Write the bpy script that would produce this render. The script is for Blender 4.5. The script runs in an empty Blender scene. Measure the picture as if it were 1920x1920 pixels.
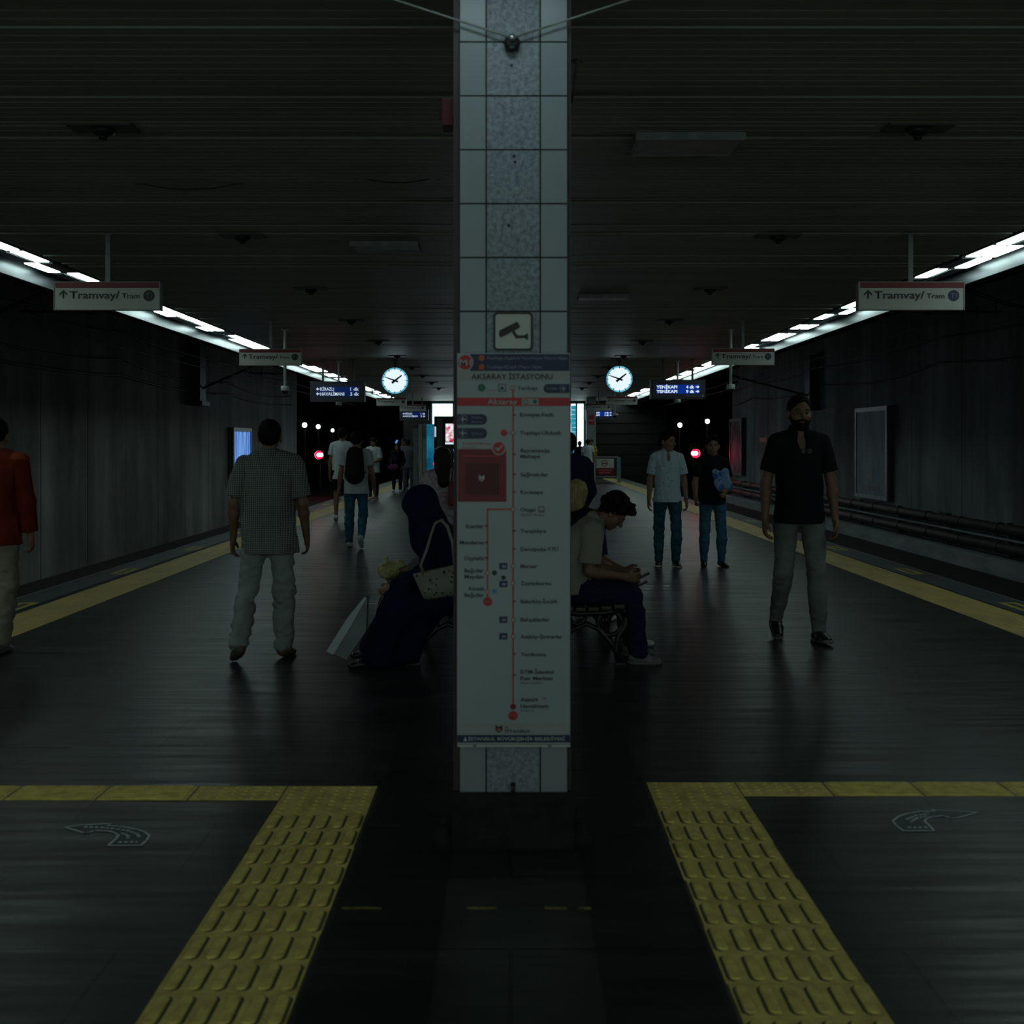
import bpy, bmesh, math, random
import numpy as np
from mathutils import Vector, Matrix
from math import sin, cos, radians, pi

SC = bpy.context.scene
COL = SC.collection
random.seed(7)

# ------------------------------------------------------------------ camera
F, CX, HY, CH = 2200.0, 957.0, 832.0, 1.55      # focal length (px of 1920), vanishing point, eye height
cam = bpy.data.cameras.new('camera')
cam.sensor_fit = 'HORIZONTAL'
cam.sensor_width = 36.0
cam.lens = 36.0 * F / 1920
cam.shift_x = (960 - CX) / 1920
cam.shift_y = -(960 - HY) / 1920
cam.clip_end = 300
cam.dof.use_dof = True
cam.dof.focus_distance = 13.0
cam.dof.aperture_fstop = 4.0
camo = bpy.data.objects.new('camera', cam)
camo.location = (0, 0, CH)
camo.rotation_euler = (pi / 2, 0, 0)
COL.objects.link(camo)
SC.camera = camo

# ------------------------------------------------------------------ world, exposure
w = bpy.data.worlds.new('world')
SC.world = w
w.use_nodes = True
bg = w.node_tree.nodes['Background']
bg.inputs[0].default_value = (0.76, 1.0, 0.9, 1)
bg.inputs[1].default_value = 0.5
SC.view_settings.view_transform = 'Standard'
SC.view_settings.look = 'None'
SC.view_settings.exposure = 0.0
SC.view_settings.gamma = 1.0
SC.view_settings.use_curve_mapping = False
LAMP = 5.6          # strength of the lit ceiling diffusers
LAMP_COL = (0.76, 1.0, 0.93)


def PX(px, Y):
    return (px - CX) * Y / F


def PZ(py, Y):
    return CH + (HY - py) * Y / F


# ------------------------------------------------------------------ materials
def node_mat(name):
    m = bpy.data.materials.new(name)
    m.use_nodes = True
    nt = m.node_tree
    return m, nt, nt.nodes['Principled BSDF']


def N(nt, kind, **kw):
    n = nt.nodes.new('ShaderNode' + kind)
    for k, v in kw.items():
        if hasattr(n, k):
            setattr(n, k, v)
        else:
            n.inputs[k.replace('_', ' ')].default_value = v
    return n


def coords(nt, scale=(1, 1, 1), space='Object', loc=(0, 0, 0)):
    tc = nt.nodes.new('ShaderNodeTexCoord')
    mp = nt.nodes.new('ShaderNodeMapping')
    mp.inputs['Scale'].default_value = scale
    mp.inputs['Location'].default_value = loc
    nt.links.new(tc.outputs[space], mp.inputs[0])
    return mp.outputs[0]


def geo_pos(nt, scale=(1, 1, 1)):
    g = nt.nodes.new('ShaderNodeNewGeometry')
    mp = nt.nodes.new('ShaderNodeMapping')
    mp.inputs['Scale'].default_value = scale
    nt.links.new(g.outputs['Position'], mp.inputs[0])
    return mp.outputs[0]


def mix(nt, fac, a, b, blend='MIX'):
    n = nt.nodes.new('ShaderNodeMix')
    n.data_type = 'RGBA'
    n.blend_type = blend
    for s, v in ((n.inputs[0], fac), (n.inputs[6], a), (n.inputs[7], b)):
        if hasattr(v, 'links'):
            nt.links.new(v, s)
        else:
            s.default_value = v if not isinstance(v, tuple) or len(v) == 4 else (*v, 1)
    return n.outputs[2]


def ramp(nt, src, stops):
    n = nt.nodes.new('ShaderNodeValToRGB')
    e = n.color_ramp.elements
    while len(e) < len(stops):
        e.new(0.5)
    for i, (p, c) in enumerate(stops):
        e[i].position = p
        e[i].color = (c, c, c, 1) if not isinstance(c, tuple) else (*c[:3], 1)
    nt.links.new(src, n.inputs[0])
    return n.outputs[0]


def noise(nt, vec, scale=5, detail=3, rough=0.55):
    n = nt.nodes.new('ShaderNodeTexNoise')
    n.inputs['Scale'].default_value = scale
    n.inputs['Detail'].default_value = detail
    n.inputs['Roughness'].default_value = rough
    nt.links.new(vec, n.inputs['Vector'])
    return n.outputs['Fac']


def bump(nt, b, h, strength=0.3, dist=0.01):
    n = nt.nodes.new('ShaderNodeBump')
    n.inputs['Strength'].default_value = strength
    n.inputs['Distance'].default_value = dist
    nt.links.new(h, n.inputs['Height'])
    nt.links.new(n.outputs[0], b.inputs['Normal'])


def mat(name, col, rough=0.6, metal=0.0, var=0.25, scale=8, stretch=(1, 1, 1), bumps=0.0, spec=0.5):
    """plain surface with a little procedural variation"""
    m, nt, b = node_mat(name)
    v = coords(nt, stretch)
    f = noise(nt, v, scale, 4)
    lo = tuple(c * (1 - var) for c in col)
    hi = tuple(min(1, c * (1 + var)) for c in col)
    c = ramp(nt, f, [(0.3, lo), (0.7, hi)])
    nt.links.new(c, b.inputs['Base Color'])
    b.inputs['Roughness'].default_value = rough
    b.inputs['Metallic'].default_value = metal
    b.inputs['Specular IOR Level'].default_value = spec
    if bumps:
        bump(nt, b, f, bumps, 0.01)
    return m


def emit(name, col, strength):
    m, nt, b = node_mat(name)
    b.inputs['Base Color'].default_value = (*[c * 0.5 for c in col], 1)
    b.inputs['Emission Color'].default_value = (*col, 1)
    b.inputs['Emission Strength'].default_value = strength
    return m


M = {}
M['black'] = mat('black metal', (0.012, 0.013, 0.014), 0.5)
M['darkgrey'] = mat('dark grey metal', (0.05, 0.055, 0.058), 0.45)
M['grey'] = mat('grey metal', (0.22, 0.24, 0.25), 0.4)
M['steel'] = mat('brushed steel', (0.45, 0.47, 0.48), 0.25, 0.9, 0.1, 20, (1, 1, 8))
M['white'] = mat('white enamel', (0.75, 0.78, 0.76), 0.45, var=0.06)
M['mapwhite'] = mat('white map board', (0.35, 0.415, 0.44), 0.4, var=0.05, scale=2)
M['signwhite'] = mat('sign white', (0.56, 0.58, 0.55), 0.5, var=0.08, scale=3)
M['ink'] = mat('dark ink', (0.02, 0.024, 0.026), 0.5)
M['inkgrey'] = mat('grey ink', (0.12, 0.14, 0.15), 0.5)
M['navyprint'] = mat('navy print', (0.012, 0.02, 0.075), 0.45)
M['redprint'] = mat('red print', (0.5, 0.02, 0.03), 0.45, var=0.1)
M['darkred'] = mat('dark red print', (0.2, 0.006, 0.014), 0.45, var=0.1)
M['deepred'] = mat('deep red print', (0.1, 0.004, 0.008), 0.5, var=0.1)
M['greyband'] = mat('pale grey print', (0.36, 0.38, 0.38), 0.5, var=0.05)
M['palered'] = mat('pale red text', (0.5, 0.16, 0.15), 0.5)
M['orange'] = mat('orange print', (0.6, 0.12, 0.04), 0.5)
M['greenprint'] = mat('green print', (0.03, 0.16, 0.09), 0.5)
M['blueprint'] = mat('blue print', (0.06, 0.25, 0.42), 0.5)
M['paletext'] = mat('pale lettering', (0.5, 0.55, 0.58), 0.5)
M['dimtext'] = mat('dim lettering', (0.2, 0.24, 0.3), 0.5)
M['lamp'] = emit('lit diffuser', LAMP_COL, LAMP)
M['lampoff'] = mat('unlit diffuser', (0.12, 0.14, 0.15), 0.35)
M['clockface'] = emit('backlit clock face', (0.8, 0.95, 1.0), 0.98)
M['clockrim'] = emit('blue tinted clock edge', (0.2, 0.7, 0.95), 0.6)
M['ledwhite'] = emit('lit white characters', (0.75, 0.88, 1.0), 0.9)
M['leddim'] = emit('lit pale characters', (0.6, 0.7, 0.78), 0.75)
M['ledblue'] = emit('blue screen', (0.0, 0.035, 0.35), 0.55)
M['ledbluedim'] = emit('dark blue screen', (0.0, 0.015, 0.13), 0.5)
M['tunnelwhite'] = emit('tunnel lamp glow', (0.9, 1.0, 0.88), 6)
M['signalred'] = emit('red signal glow', (1.0, 0.02, 0.09), 60)
M['signalcore'] = emit('pink signal core', (1.0, 0.06, 0.13), 48)
M['glow_white'] = emit('bright backlit pane', (0.8, 0.97, 1.0), 1.6)
M['glow_cyan'] = emit('cyan backlit pane', (0.02, 0.32, 0.46), 0.8)
M['skin'] = mat('skin', (0.32, 0.17, 0.11), 0.5, var=0.15, scale=12)
M['skindark'] = mat('tanned skin', (0.22, 0.11, 0.07), 0.5, var=0.15, scale=12)
M['hairblack'] = mat('black hair', (0.008, 0.007, 0.007), 0.7, var=0.5, scale=60, stretch=(1, 1, 0.15), bumps=0.6, spec=0.12)
M['hairbrown'] = mat('brown hair', (0.025, 0.015, 0.01), 0.6, var=0.5, scale=60, stretch=(1, 1, 0.15), bumps=0.6, spec=0.2)
M['hairblond'] = mat('blond hair', (0.42, 0.31, 0.13), 0.5, var=0.45, scale=60, stretch=(1, 1, 0.15), bumps=0.6)
M['eyewhite'] = mat('eye', (0.22, 0.2, 0.19), 0.4)
M['iris'] = mat('dark iris', (0.01, 0.008, 0.006), 0.2)
M['lips'] = mat('lips', (0.2, 0.07, 0.06), 0.5)
M['yellowbag'] = mat('yellow plastic bag', (0.55, 0.52, 0.22), 0.35, bumps=0.4, scale=14)
M['bagcream'] = None


def cloth(name, col, var=0.2, scale=6, rough=0.85):
    m, nt, b = node_mat(name)
    v = coords(nt)
    f = noise(nt, v, scale, 5, 0.6)
    c = ramp(nt, f, [(0.3, tuple(x * (1 - var) for x in col)), (0.7, tuple(min(1, x * (1 + var)) for x in col))])
    nt.links.new(c, b.inputs['Base Color'])
    b.inputs['Roughness'].default_value = rough
    b.inputs['Specular IOR Level'].default_value = 0.2
    f2 = noise(nt, v, 220, 2)
    bump(nt, b, f2, 0.25, 0.003)
    return m


C = {}
C['black'] = cloth('black cotton', (0.008, 0.008, 0.012))
C['navy'] = cloth('navy cotton', (0.012, 0.014, 0.05))
C['hijab'] = cloth('navy dress cloth', (0.008, 0.009, 0.045))
C['jeans'] = cloth('blue denim', (0.045, 0.15, 0.24), 0.35, 9)
C['jeansdark'] = cloth('teal denim', (0.03, 0.11, 0.16), 0.35, 9)
C['greyjeans'] = cloth('faded grey jeans', (0.17, 0.19, 0.19), 0.3, 5)
C['khaki'] = cloth('light grey trousers', (0.3, 0.33, 0.32), 0.2, 4)
C['white'] = cloth('white cotton', (0.6, 0.68, 0.72), 0.1)
C['cream'] = cloth('cream polo cotton', (0.3, 0.29, 0.24), 0.1)
C['grey'] = cloth('grey cotton', (0.17, 0.18, 0.19))
C['beige'] = cloth('beige trousers', (0.3, 0.26, 0.2), 0.15)
C['red'] = cloth('rust red jacket', (0.17, 0.02, 0.01), 0.3)
C['orange'] = cloth('orange shoulder cloth', (0.3, 0.06, 0.018), 0.2)
C['yellow'] = cloth('yellow cotton', (0.45, 0.36, 0.03))
C['pack'] = cloth('black backpack nylon', (0.012, 0.014, 0.016))
C['purple'] = cloth('purple leather', (0.16, 0.05, 0.12))
C['shoeblack'] = mat('black shoe leather', (0.012, 0.012, 0.013), 0.35)
C['shoebrown'] = mat('brown suede shoe', (0.12, 0.09, 0.06), 0.6)
C['shoewhite'] = mat('white trainer', (0.6, 0.6, 0.6), 0.5)
C['shoegrey'] = mat('grey trainer', (0.14, 0.14, 0.14), 0.5)


def checked(name):
    m, nt, b = node_mat(name)
    v = coords(nt)
    sx = N(nt, 'SeparateXYZ')
    nt.links.new(v, sx.inputs[0])
    outs = []
    for ax in (0, 1, 2):
        mu = N(nt, 'Math', operation='MULTIPLY')
        nt.links.new(sx.outputs[ax], mu.inputs[0])
        mu.inputs[1].default_value = 2 * pi / (0.016 if ax < 2 else 0.013)
        s = N(nt, 'Math', operation='SINE')
        nt.links.new(mu.outputs[0], s.inputs[0])
        g = N(nt, 'Math', operation='GREATER_THAN')
        nt.links.new(s.outputs[0], g.inputs[0])
        g.inputs[1].default_value = 0.6
        outs.append(g.outputs[0])
    ma = N(nt, 'Math', operation='MAXIMUM')
    nt.links.new(outs[0], ma.inputs[0])
    nt.links.new(outs[2], ma.inputs[1])
    c = mix(nt, ma.outputs[0], (0.055, 0.065, 0.062), (0.3, 0.32, 0.3))
    nt.links.new(c, b.inputs['Base Color'])
    b.inputs['Roughness'].default_value = 0.9
    return m


C['checked'] = checked('finely checked shirt cloth')


def speckled(name):
    m, nt, b = node_mat(name)
    v = coords(nt)
    vo = N(nt, 'TexVoronoi')
    vo.inputs['Scale'].default_value = 26
    nt.links.new(v, vo.inputs['Vector'])
    f = ramp(nt, vo.outputs['Distance'], [(0.13, 1.0), (0.19, 0.0)])
    c = mix(nt, f, (0.56, 0.7, 0.82), (0.05, 0.08, 0.12))
    nt.links.new(c, b.inputs['Base Color'])
    b.inputs['Roughness'].default_value = 0.85
    return m


C['speckled'] = speckled('white polo cloth with small dark print')


def marbled(name, a, c2, scale=9):
    m, nt, b = node_mat(name)
    v = coords(nt)
    f = noise(nt, v, scale, 3, 0.6)
    c = ramp(nt, f, [(0.42, a), (0.55, c2), (0.62, a)])
    nt.links.new(c, b.inputs['Base Color'])
    b.inputs['Roughness'].default_value = 0.7
    return m


C['pinkprint'] = marbled('white top with pink print', (0.55, 0.5, 0.55), (0.42, 0.2, 0.3), 14)
C['folder'] = marbled('blue printed packet', (0.01, 0.14, 0.5), (0.3, 0.45, 0.6), 10)


def openwork(name):
    m, nt, b = node_mat(name)
    v = coords(nt)
    vo = N(nt, 'TexVoronoi')
    vo.inputs['Scale'].default_value = 34
    nt.links.new(v, vo.inputs['Vector'])
    f = ramp(nt, vo.outputs['Distance'], [(0.24, 1.0), (0.3, 0.0)])
    c = mix(nt, f, (0.26, 0.25, 0.2), (0.012, 0.012, 0.014))
    nt.links.new(c, b.inputs['Base Color'])
    b.inputs['Roughness'].default_value = 0.6
    return m


M['bagcream'] = openwork('cream leather with punched openwork')


# ------------------------------------------------------------------ objects
def tag(o, label=None, cat=None, group=None, kind=None):
    if label:
        o['label'] = label
    if cat:
        o['category'] = cat
    if group:
        o['group'] = group
    if kind:
        o['kind'] = kind
    return o


def empty(name, loc, rz=0, label=None, cat=None, group=None):
    o = bpy.data.objects.new(name, None)
    o.empty_display_size = 0.1
    o.location = loc
    o.rotation_euler = (0, 0, rz)
    COL.objects.link(o)
    return tag(o, label, cat, group)


class MB:
    """collects simple shapes and links them as one mesh object"""

    def __init__(s):
        s.v = []
        s.f = []
        s.sm = []

    def add(s, vs, fs, smooth=False):
        b = len(s.v)
        s.v += [tuple(p) for p in vs]
        s.f += [tuple(i + b for i in f) for f in fs]
        s.sm += [smooth] * len(fs)
        return s

    def box(s, x0, x1, y0, y1, z0, z1, bev=0.0):
        if bev > 0:
            b = bev
            vs, fs = [], []
            bm = bmesh.new()
            bmesh.ops.create_cube(bm, size=1)
            for vv in bm.verts:
                vv.co = Vector(((x0 + x1) / 2 + vv.co.x * (x1 - x0), (y0 + y1) / 2 + vv.co.y * (y1 - y0), (z0 + z1) / 2 + vv.co.z * (z1 - z0)))
            bmesh.ops.bevel(bm, geom=bm.edges[:], offset=b, segments=2, affect='EDGES', profile=0.7)
            bm.verts.index_update()
            s.add([vv.co[:] for vv in bm.verts], [[q.index for q in ff.verts] for ff in bm.faces])
            bm.free()
            return s
        vs = [(x, y, z) for x in (x0, x1) for y in (y0, y1) for z in (z0, z1)]
        return s.add(vs, [(0, 1, 3, 2), (4, 6, 7, 5), (0, 4, 5, 1), (2, 3, 7, 6), (0, 2, 6, 4), (1, 5, 7, 3)])

    def tube(s, pts, r, n=8, caps=True):
        pts = [Vector(p) for p in pts]
        rs = r if isinstance(r, (list, tuple)) else [r] * len(pts)
        vs, fs = [], []
        t0 = (pts[1] - pts[0]).normalized()
        ref = Vector((0, 0, 1)) if abs(t0.z) < 0.9 else Vector((1, 0, 0))
        u = t0.cross(ref).normalized()
        for i, p in enumerate(pts):
            t = (pts[min(i + 1, len(pts) - 1)] - pts[max(i - 1, 0)])
            if t.length < 1e-9:
                t = t0
            t.normalize()
            u = (u - t * u.dot(t))
            if u.length < 1e-6:
                u = t.cross(Vector((0.3, 0.5, 0.8)))
            u.normalize()
            vv = t.cross(u)
            for k in range(n):
                a = 2 * pi * k / n
                vs.append(p + (u * cos(a) + vv * sin(a)) * rs[i])
        for i in range(len(pts) - 1):
            for k in range(n):
                fs.append((i * n + k, i * n + (k + 1) % n, (i + 1) * n + (k + 1) % n, (i + 1) * n + k))
        if caps:
            fs.append(tuple(range(n))[::-1])
            fs.append(tuple((len(pts) - 1) * n + k for k in range(n)))
        return s.add(vs, fs, True)

    def disc(s, c, r, n=24, y0=-0.001, y1=0.0, sx=1.0):
        """a disc in the XZ plane with depth in Y"""
        cx, cy, cz = c
        vs = [(cx + r * sx * cos(2 * pi * k / n), cy + y, cz + r * sin(2 * pi * k / n)) for y in (y0, y1) for k in range(n)]
        fs = [tuple(range(n)), tuple(range(2 * n - 1, n - 1, -1))] + [(k, k + n, (k + 1) % n + n, (k + 1) % n) for k in range(n)]
        return s.add(vs, fs)

    def poly(s, pts, y0=-0.001, y1=0.0):
        """outline in XZ with depth in Y"""
        n = len(pts)
        vs = [(p[0], y, p[1]) for y in (y0, y1) for p in pts]
        fs = [tuple(range(n)), tuple(range(2 * n - 1, n - 1, -1))] + [(k, k + n, (k + 1) % n + n, (k + 1) % n) for k in range(n)]
        return s.add(vs, fs)

    def build(s, name, m, parent=None, mod=None):
        me = bpy.data.meshes.new(name)
        me.from_pydata(s.v, [], s.f)
        for p, q in zip(me.polygons, s.sm):
            p.use_smooth = q
        bm = bmesh.new()
        bm.from_mesh(me)
        bmesh.ops.recalc_face_normals(bm, faces=bm.faces[:])
        bm.to_mesh(me)
        bm.free()
        me.materials.append(m)
        o = bpy.data.objects.new(name, me)
        COL.objects.link(o)
        if parent is not None:
            o.parent = parent
        return o


def struct(name, mb, m):
    return tag(mb.build(name, m), kind='structure')


def place(o, loc):
    """move a one-mesh thing's origin to loc (mesh is in world coordinates)"""
    me = o.data
    me.transform(Matrix.Translation(-Vector(loc)))
    o.location = loc
    return o


DG = None


def text(body, x0, x1, z0, z1, m, parent, name='lettering', y=0.0, fit=True, bold=0.0, align='LEFT'):
    """lettering in the XZ plane facing -Y; z0 = baseline, z1 = cap height top; stretched to x0..x1 when fit"""
    cu = bpy.data.curves.new('t', 'FONT')
    cu.body = body
    cu.size = 1.0
    cu.offset = bold
    cu.resolution_u = 2
    ob = bpy.data.objects.new('t', cu)
    COL.objects.link(ob)
    dg = bpy.context.evaluated_depsgraph_get()
    me = bpy.data.meshes.new_from_object(ob.evaluated_get(dg))
    bpy.data.objects.remove(ob)
    bpy.data.curves.remove(cu)
    co = np.empty(len(me.vertices) * 3, np.float32)
    me.vertices.foreach_get('co', co)
    co = co.reshape(-1, 3)
    sz = (z1 - z0) / 0.729
    mn, mx = co[:, 0].min(), co[:, 0].max()
    sxx = (x1 - x0) / (mx - mn) if fit else sz
    xo = x0 if (fit or align == 'LEFT') else x1 - (mx - mn) * sxx
    out = np.empty_like(co)
    out[:, 0] = xo + (co[:, 0] - mn) * sxx
    out[:, 1] = y
    out[:, 2] = z0 + co[:, 1] * sz
    me.vertices.foreach_set('co', out.ravel())
    me.update()
    me.materials.clear()
    me.materials.append(m)
    o = bpy.data.objects.new(name, me)
    COL.objects.link(o)
    o.parent = parent
    return o


def copy_tree(o, parent=None):
    c = o.copy()
    COL.objects.link(c)
    if parent is not None:
        c.parent = parent
    for ch in [x for x in KIDS.get(o.name, [])]:
        d = copy_tree(ch, c)
    return c


KIDS = {}


def note_kids(root):
    KIDS.clear()

    def rec(o):
        KIDS[o.name] = [x for x in bpy.data.objects if x.parent == o]
        for x in KIDS[o.name]:
            rec(x)
    rec(root)


ONES = ['', 'first', 'second', 'third', 'fourth', 'fifth', 'sixth', 'seventh', 'eighth', 'ninth', 'tenth', 'eleventh', 'twelfth', 'thirteenth',
        'fourteenth', 'fifteenth', 'sixteenth', 'seventeenth', 'eighteenth', 'nineteenth']
TENS = {2: 'twent', 3: 'thirt', 4: 'fort', 5: 'fift', 6: 'sixt'}


def ordinal(n):
    if n < 20:
        return ONES[n]
    t, r = divmod(n, 10)
    return TENS[t] + ('ieth' if r == 0 else 'y-' + ONES[r])

# ================================================================== STRUCTURE
EDGE_L, EDGE_R = -4.93, 5.0          # platform edges
ENDY = 52.5                          # far end of the platform
TRK = -0.95                          # track bed level
WL, WR = -8.65, 9.55                 # tunnel walls
ZC = 3.5                             # ceiling


def floor_mat():
    m, nt, b = node_mat('polished dark stone floor')
    p = geo_pos(nt)
    br = N(nt, 'TexBrick')
    nt.links.new(p, br.inputs['Vector'])
    br.offset = 0.5
    br.inputs['Scale'].default_value = 1.0
    br.inputs['Brick Width'].default_value = 1.2
    br.inputs['Row Height'].default_value = 0.6
    br.inputs['Mortar Size'].default_value = 0.006
    br.inputs['Color1'].default_value = (0.82, 0.82, 0.82, 1)
    br.inputs['Color2'].default_value = (1, 1, 1, 1)
    br.inputs['Mortar'].default_value = (0.35, 0.35, 0.35, 1)
    f1 = noise(nt, geo_pos(nt, (0.9, 2.2, 1)), 1.2, 5, 0.6)
    c = ramp(nt, f1, [(0.3, (0.02, 0.0235, 0.0235)), (0.7, (0.047, 0.052, 0.051))])
    c = mix(nt, 0.8, c, br.outputs['Color'], 'MULTIPLY')
    # pale worn stone strip leading from the pillar towards the stairs, darker strips beside it
    sx = N(nt, 'SeparateXYZ')
    nt.links.new(p, sx.inputs[0])

    def band(x0, x1):
        a = N(nt, 'Math', operation='GREATER_THAN')
        nt.links.new(sx.outputs[0], a.inputs[0])
        a.inputs[1].default_value = x0
        d = N(nt, 'Math', operation='LESS_THAN')
        nt.links.new(sx.outputs[0], d.inputs[0])
        d.inputs[1].default_value = x1
        e = N(nt, 'Math', operation='MULTIPLY')
        nt.links.new(a.outputs[0], e.inputs[0])
        nt.links.new(d.outputs[0], e.inputs[1])
        return e.outputs[0]
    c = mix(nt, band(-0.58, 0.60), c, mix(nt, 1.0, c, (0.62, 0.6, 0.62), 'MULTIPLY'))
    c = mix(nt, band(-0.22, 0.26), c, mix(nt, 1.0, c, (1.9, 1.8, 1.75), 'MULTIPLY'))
    nt.links.new(c, b.inputs['Base Color'])
    st = noise(nt, geo_pos(nt, (0.5, 7.0, 1)), 2.0, 5, 0.65)
    r = ramp(nt, st, [(0.3, 0.26), (0.7, 0.46)])
    nt.links.new(r, b.inputs['Roughness'])
    b.inputs['Specular IOR Level'].default_value = 0.22
    bump(nt, b, st, 0.12, 0.01)
    return m


def wall_mat(name, lo, hi, seam=2.4):
    m, nt, b = node_mat(name)
    f = noise(nt, geo_pos(nt, (1, 0.35, 0.22)), 0.9, 7, 0.6)
    f2 = noise(nt, geo_pos(nt, (1, 1.1, 0.07)), 1.3, 4, 0.6)
    c = ramp(nt, f, [(0.3, lo), (0.72, hi)])
    c = mix(nt, ramp(nt, f2, [(0.35, 0.0), (0.65, 0.55)]), c, (0.05, 0.048, 0.042), 'MIX')
    p = geo_pos(nt)
    sx = N(nt, 'SeparateXYZ')
    nt.links.new(p, sx.inputs[0])
    md = N(nt, 'Math', operation='MODULO')
    nt.links.new(sx.outputs[1], md.inputs[0])
    md.inputs[1].default_value = seam
    lt = N(nt, 'Math', operation='LESS_THAN')
    nt.links.new(md.outputs[0], lt.inputs[0])
    lt.inputs[1].default_value = 0.03
    c = mix(nt, lt.outputs[0], c, (0.01, 0.01, 0.01))
    nt.links.new(c, b.inputs['Base Color'])
    b.inputs['Roughness'].default_value = 0.8
    bump(nt, b, f, 0.4, 0.03)
    return m


M['floor'] = floor_mat()
M['wallL'] = wall_mat('stained brown concrete', (0.07, 0.073, 0.068), (0.46, 0.48, 0.46))
M['wallR'] = wall_mat('stained grey concrete', (0.07, 0.08, 0.085), (0.45, 0.52, 0.53), 3.1)
M['tunnel'] = mat('sooty tunnel concrete', (0.012, 0.012, 0.013), 0.9, spec=0.1, scale=1.5)
M['slat'] = mat('painted ceiling slats', (0.32, 0.33, 0.285), 0.5, 0.1, 0.18, 1.2, (0.25, 3, 1))
M['ballast'] = mat('dark track ballast', (0.028, 0.028, 0.028), 0.9, var=0.6, scale=30, bumps=0.9)
M['parapet'] = mat('pale concrete parapet', (0.3, 0.33, 0.34), 0.7, var=0.3, scale=1.5, stretch=(1, 0.6, 3))
M['edge'] = mat('dark platform edge stone', (0.06, 0.068, 0.075), 0.5, var=0.25, scale=3)
M['kerb'] = mat('pale worn edge lip', (0.2, 0.22, 0.22), 0.5)
M['slab'] = mat('brown slab wall', (0.02, 0.019, 0.02), 0.7, var=0.4, scale=1.2, stretch=(0.4, 1, 3))

struct('floor', MB().box(EDGE_L + 0.34, EDGE_R - 0.34, -5, ENDY, -0.25, 0), M['floor'])
fb = MB()
fb.box(EDGE_L + 0.25, EDGE_R - 0.25, -5, ENDY, TRK, -0.25)
struct('wall_platform_base', fb, M['tunnel'])
struct('trim_1', MB().box(EDGE_L, EDGE_L + 0.34, -5, ENDY, -0.18, 0), M['edge'])
struct('trim_2', MB().box(EDGE_R - 0.34, EDGE_R, -5, ENDY, -0.18, 0), M['edge'])
struct('trim_3', MB().box(EDGE_L - 0.02, EDGE_L, -5, ENDY, -0.05, 0.004), M['kerb'])
struct('trim_4', MB().box(EDGE_R, EDGE_R + 0.02, -5, ENDY, -0.05, 0.004), M['kerb'])
struct('floor_track_bed', MB().box(-14, EDGE_L + 0.25, -5, 104, TRK - 0.2, TRK).box(EDGE_R - 0.25, 14, -5, 104, TRK - 0.2, TRK).box(EDGE_L + 0.25, EDGE_R - 0.25, ENDY, 104, TRK - 0.2, TRK), M['ballast'])

# ceiling slats run across the platform; a few hang slightly out of line
cm = MB()
y = -5.0
rs = random.Random(3)
k = 0
while y < ENDY + 3:
    drop = 0.0
    q = rs.random()
    if q > 0.93:
        drop = 0.012
    elif q > 0.86:
        drop = 0.008
    gap = 0.014 if rs.random() > 0.04 else 0.035
    cm.box(-4.86, 4.67, y + gap / 2, y + 0.1 - gap / 2, ZC + drop, ZC + 0.02 + drop)
    y += 0.1
    k += 1
struct('ceiling', cm, M['slat'])
struct('ceiling_void', MB().box(-14.2, 14.2, -5, 104, 4.75, 4.9).box(-4.86, 4.67, -5, ENDY + 3, ZC + 0.12, ZC + 0.14), M['tunnel'])
struct('wall_left', MB().box(WL - 0.3, WL, -5, 47.5, TRK, 4.75), M['wallL'])
struct('wall_right', MB().box(WR, WR + 0.3, -5, 50.5, TRK, 4.75), M['wallR'])
struct('trim_5', MB().box(9.2, WR, -5, 50.5, TRK, -0.62), M['parapet'])
tb = MB()
tb.box(-14.2, WL - 0.3, 47.2, 47.5, TRK, 4.75).box(-14.2, -14, 47.5, 104, TRK, 4.75)
tb.box(WR + 0.3, 14.2, 50.2, 50.5, TRK, 4.75).box(14, 14.2, 50.5, 104, TRK, 4.75)
tb.box(-14.2, 14.2, 103.8, 104, TRK, 4.75)
struct('wall_tunnel', tb, M['tunnel'])
# long metal troughs over the platform edges that hold the lamps: bright inner lip, dark bed, polished outer fascia
M['fascia'] = mat('polished metal fascia', (0.2, 0.22, 0.24), 0.33, 0.9, 0.1, 3)
M['bed'] = mat('dark lamp trough', (0.035, 0.04, 0.06), 0.5)
for s, nm in ((-1, 'trim_6'), (1, 'trim_7')):
    t = MB()
    A, B2 = (-4.86, -5.42) if s < 0 else (4.67, 5.2)
    t.box(min(A, B2), max(A, B2), -5, ENDY + 3, ZC + 0.06, ZC + 0.1)
    struct(nm, t, M['bed'])
    t = MB()
    t.box(min(B2, B2 - s * 0.04), max(B2, B2 - s * 0.04), -5, ENDY + 3, 3.36, ZC + 0.06)
    struct('trim_8' if s < 0 else 'trim_9', t, M['fascia'])
    t = MB()
    t.box(min(B2 + s * 0.01, B2 + s * 0.18), max(B2 + s * 0.01, B2 + s * 0.18), -5, ENDY + 3, 3.37, 4.75)
    struct('wall_bulkhead_left' if s < 0 else 'wall_bulkhead_right', t, M['tunnel'])

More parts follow.
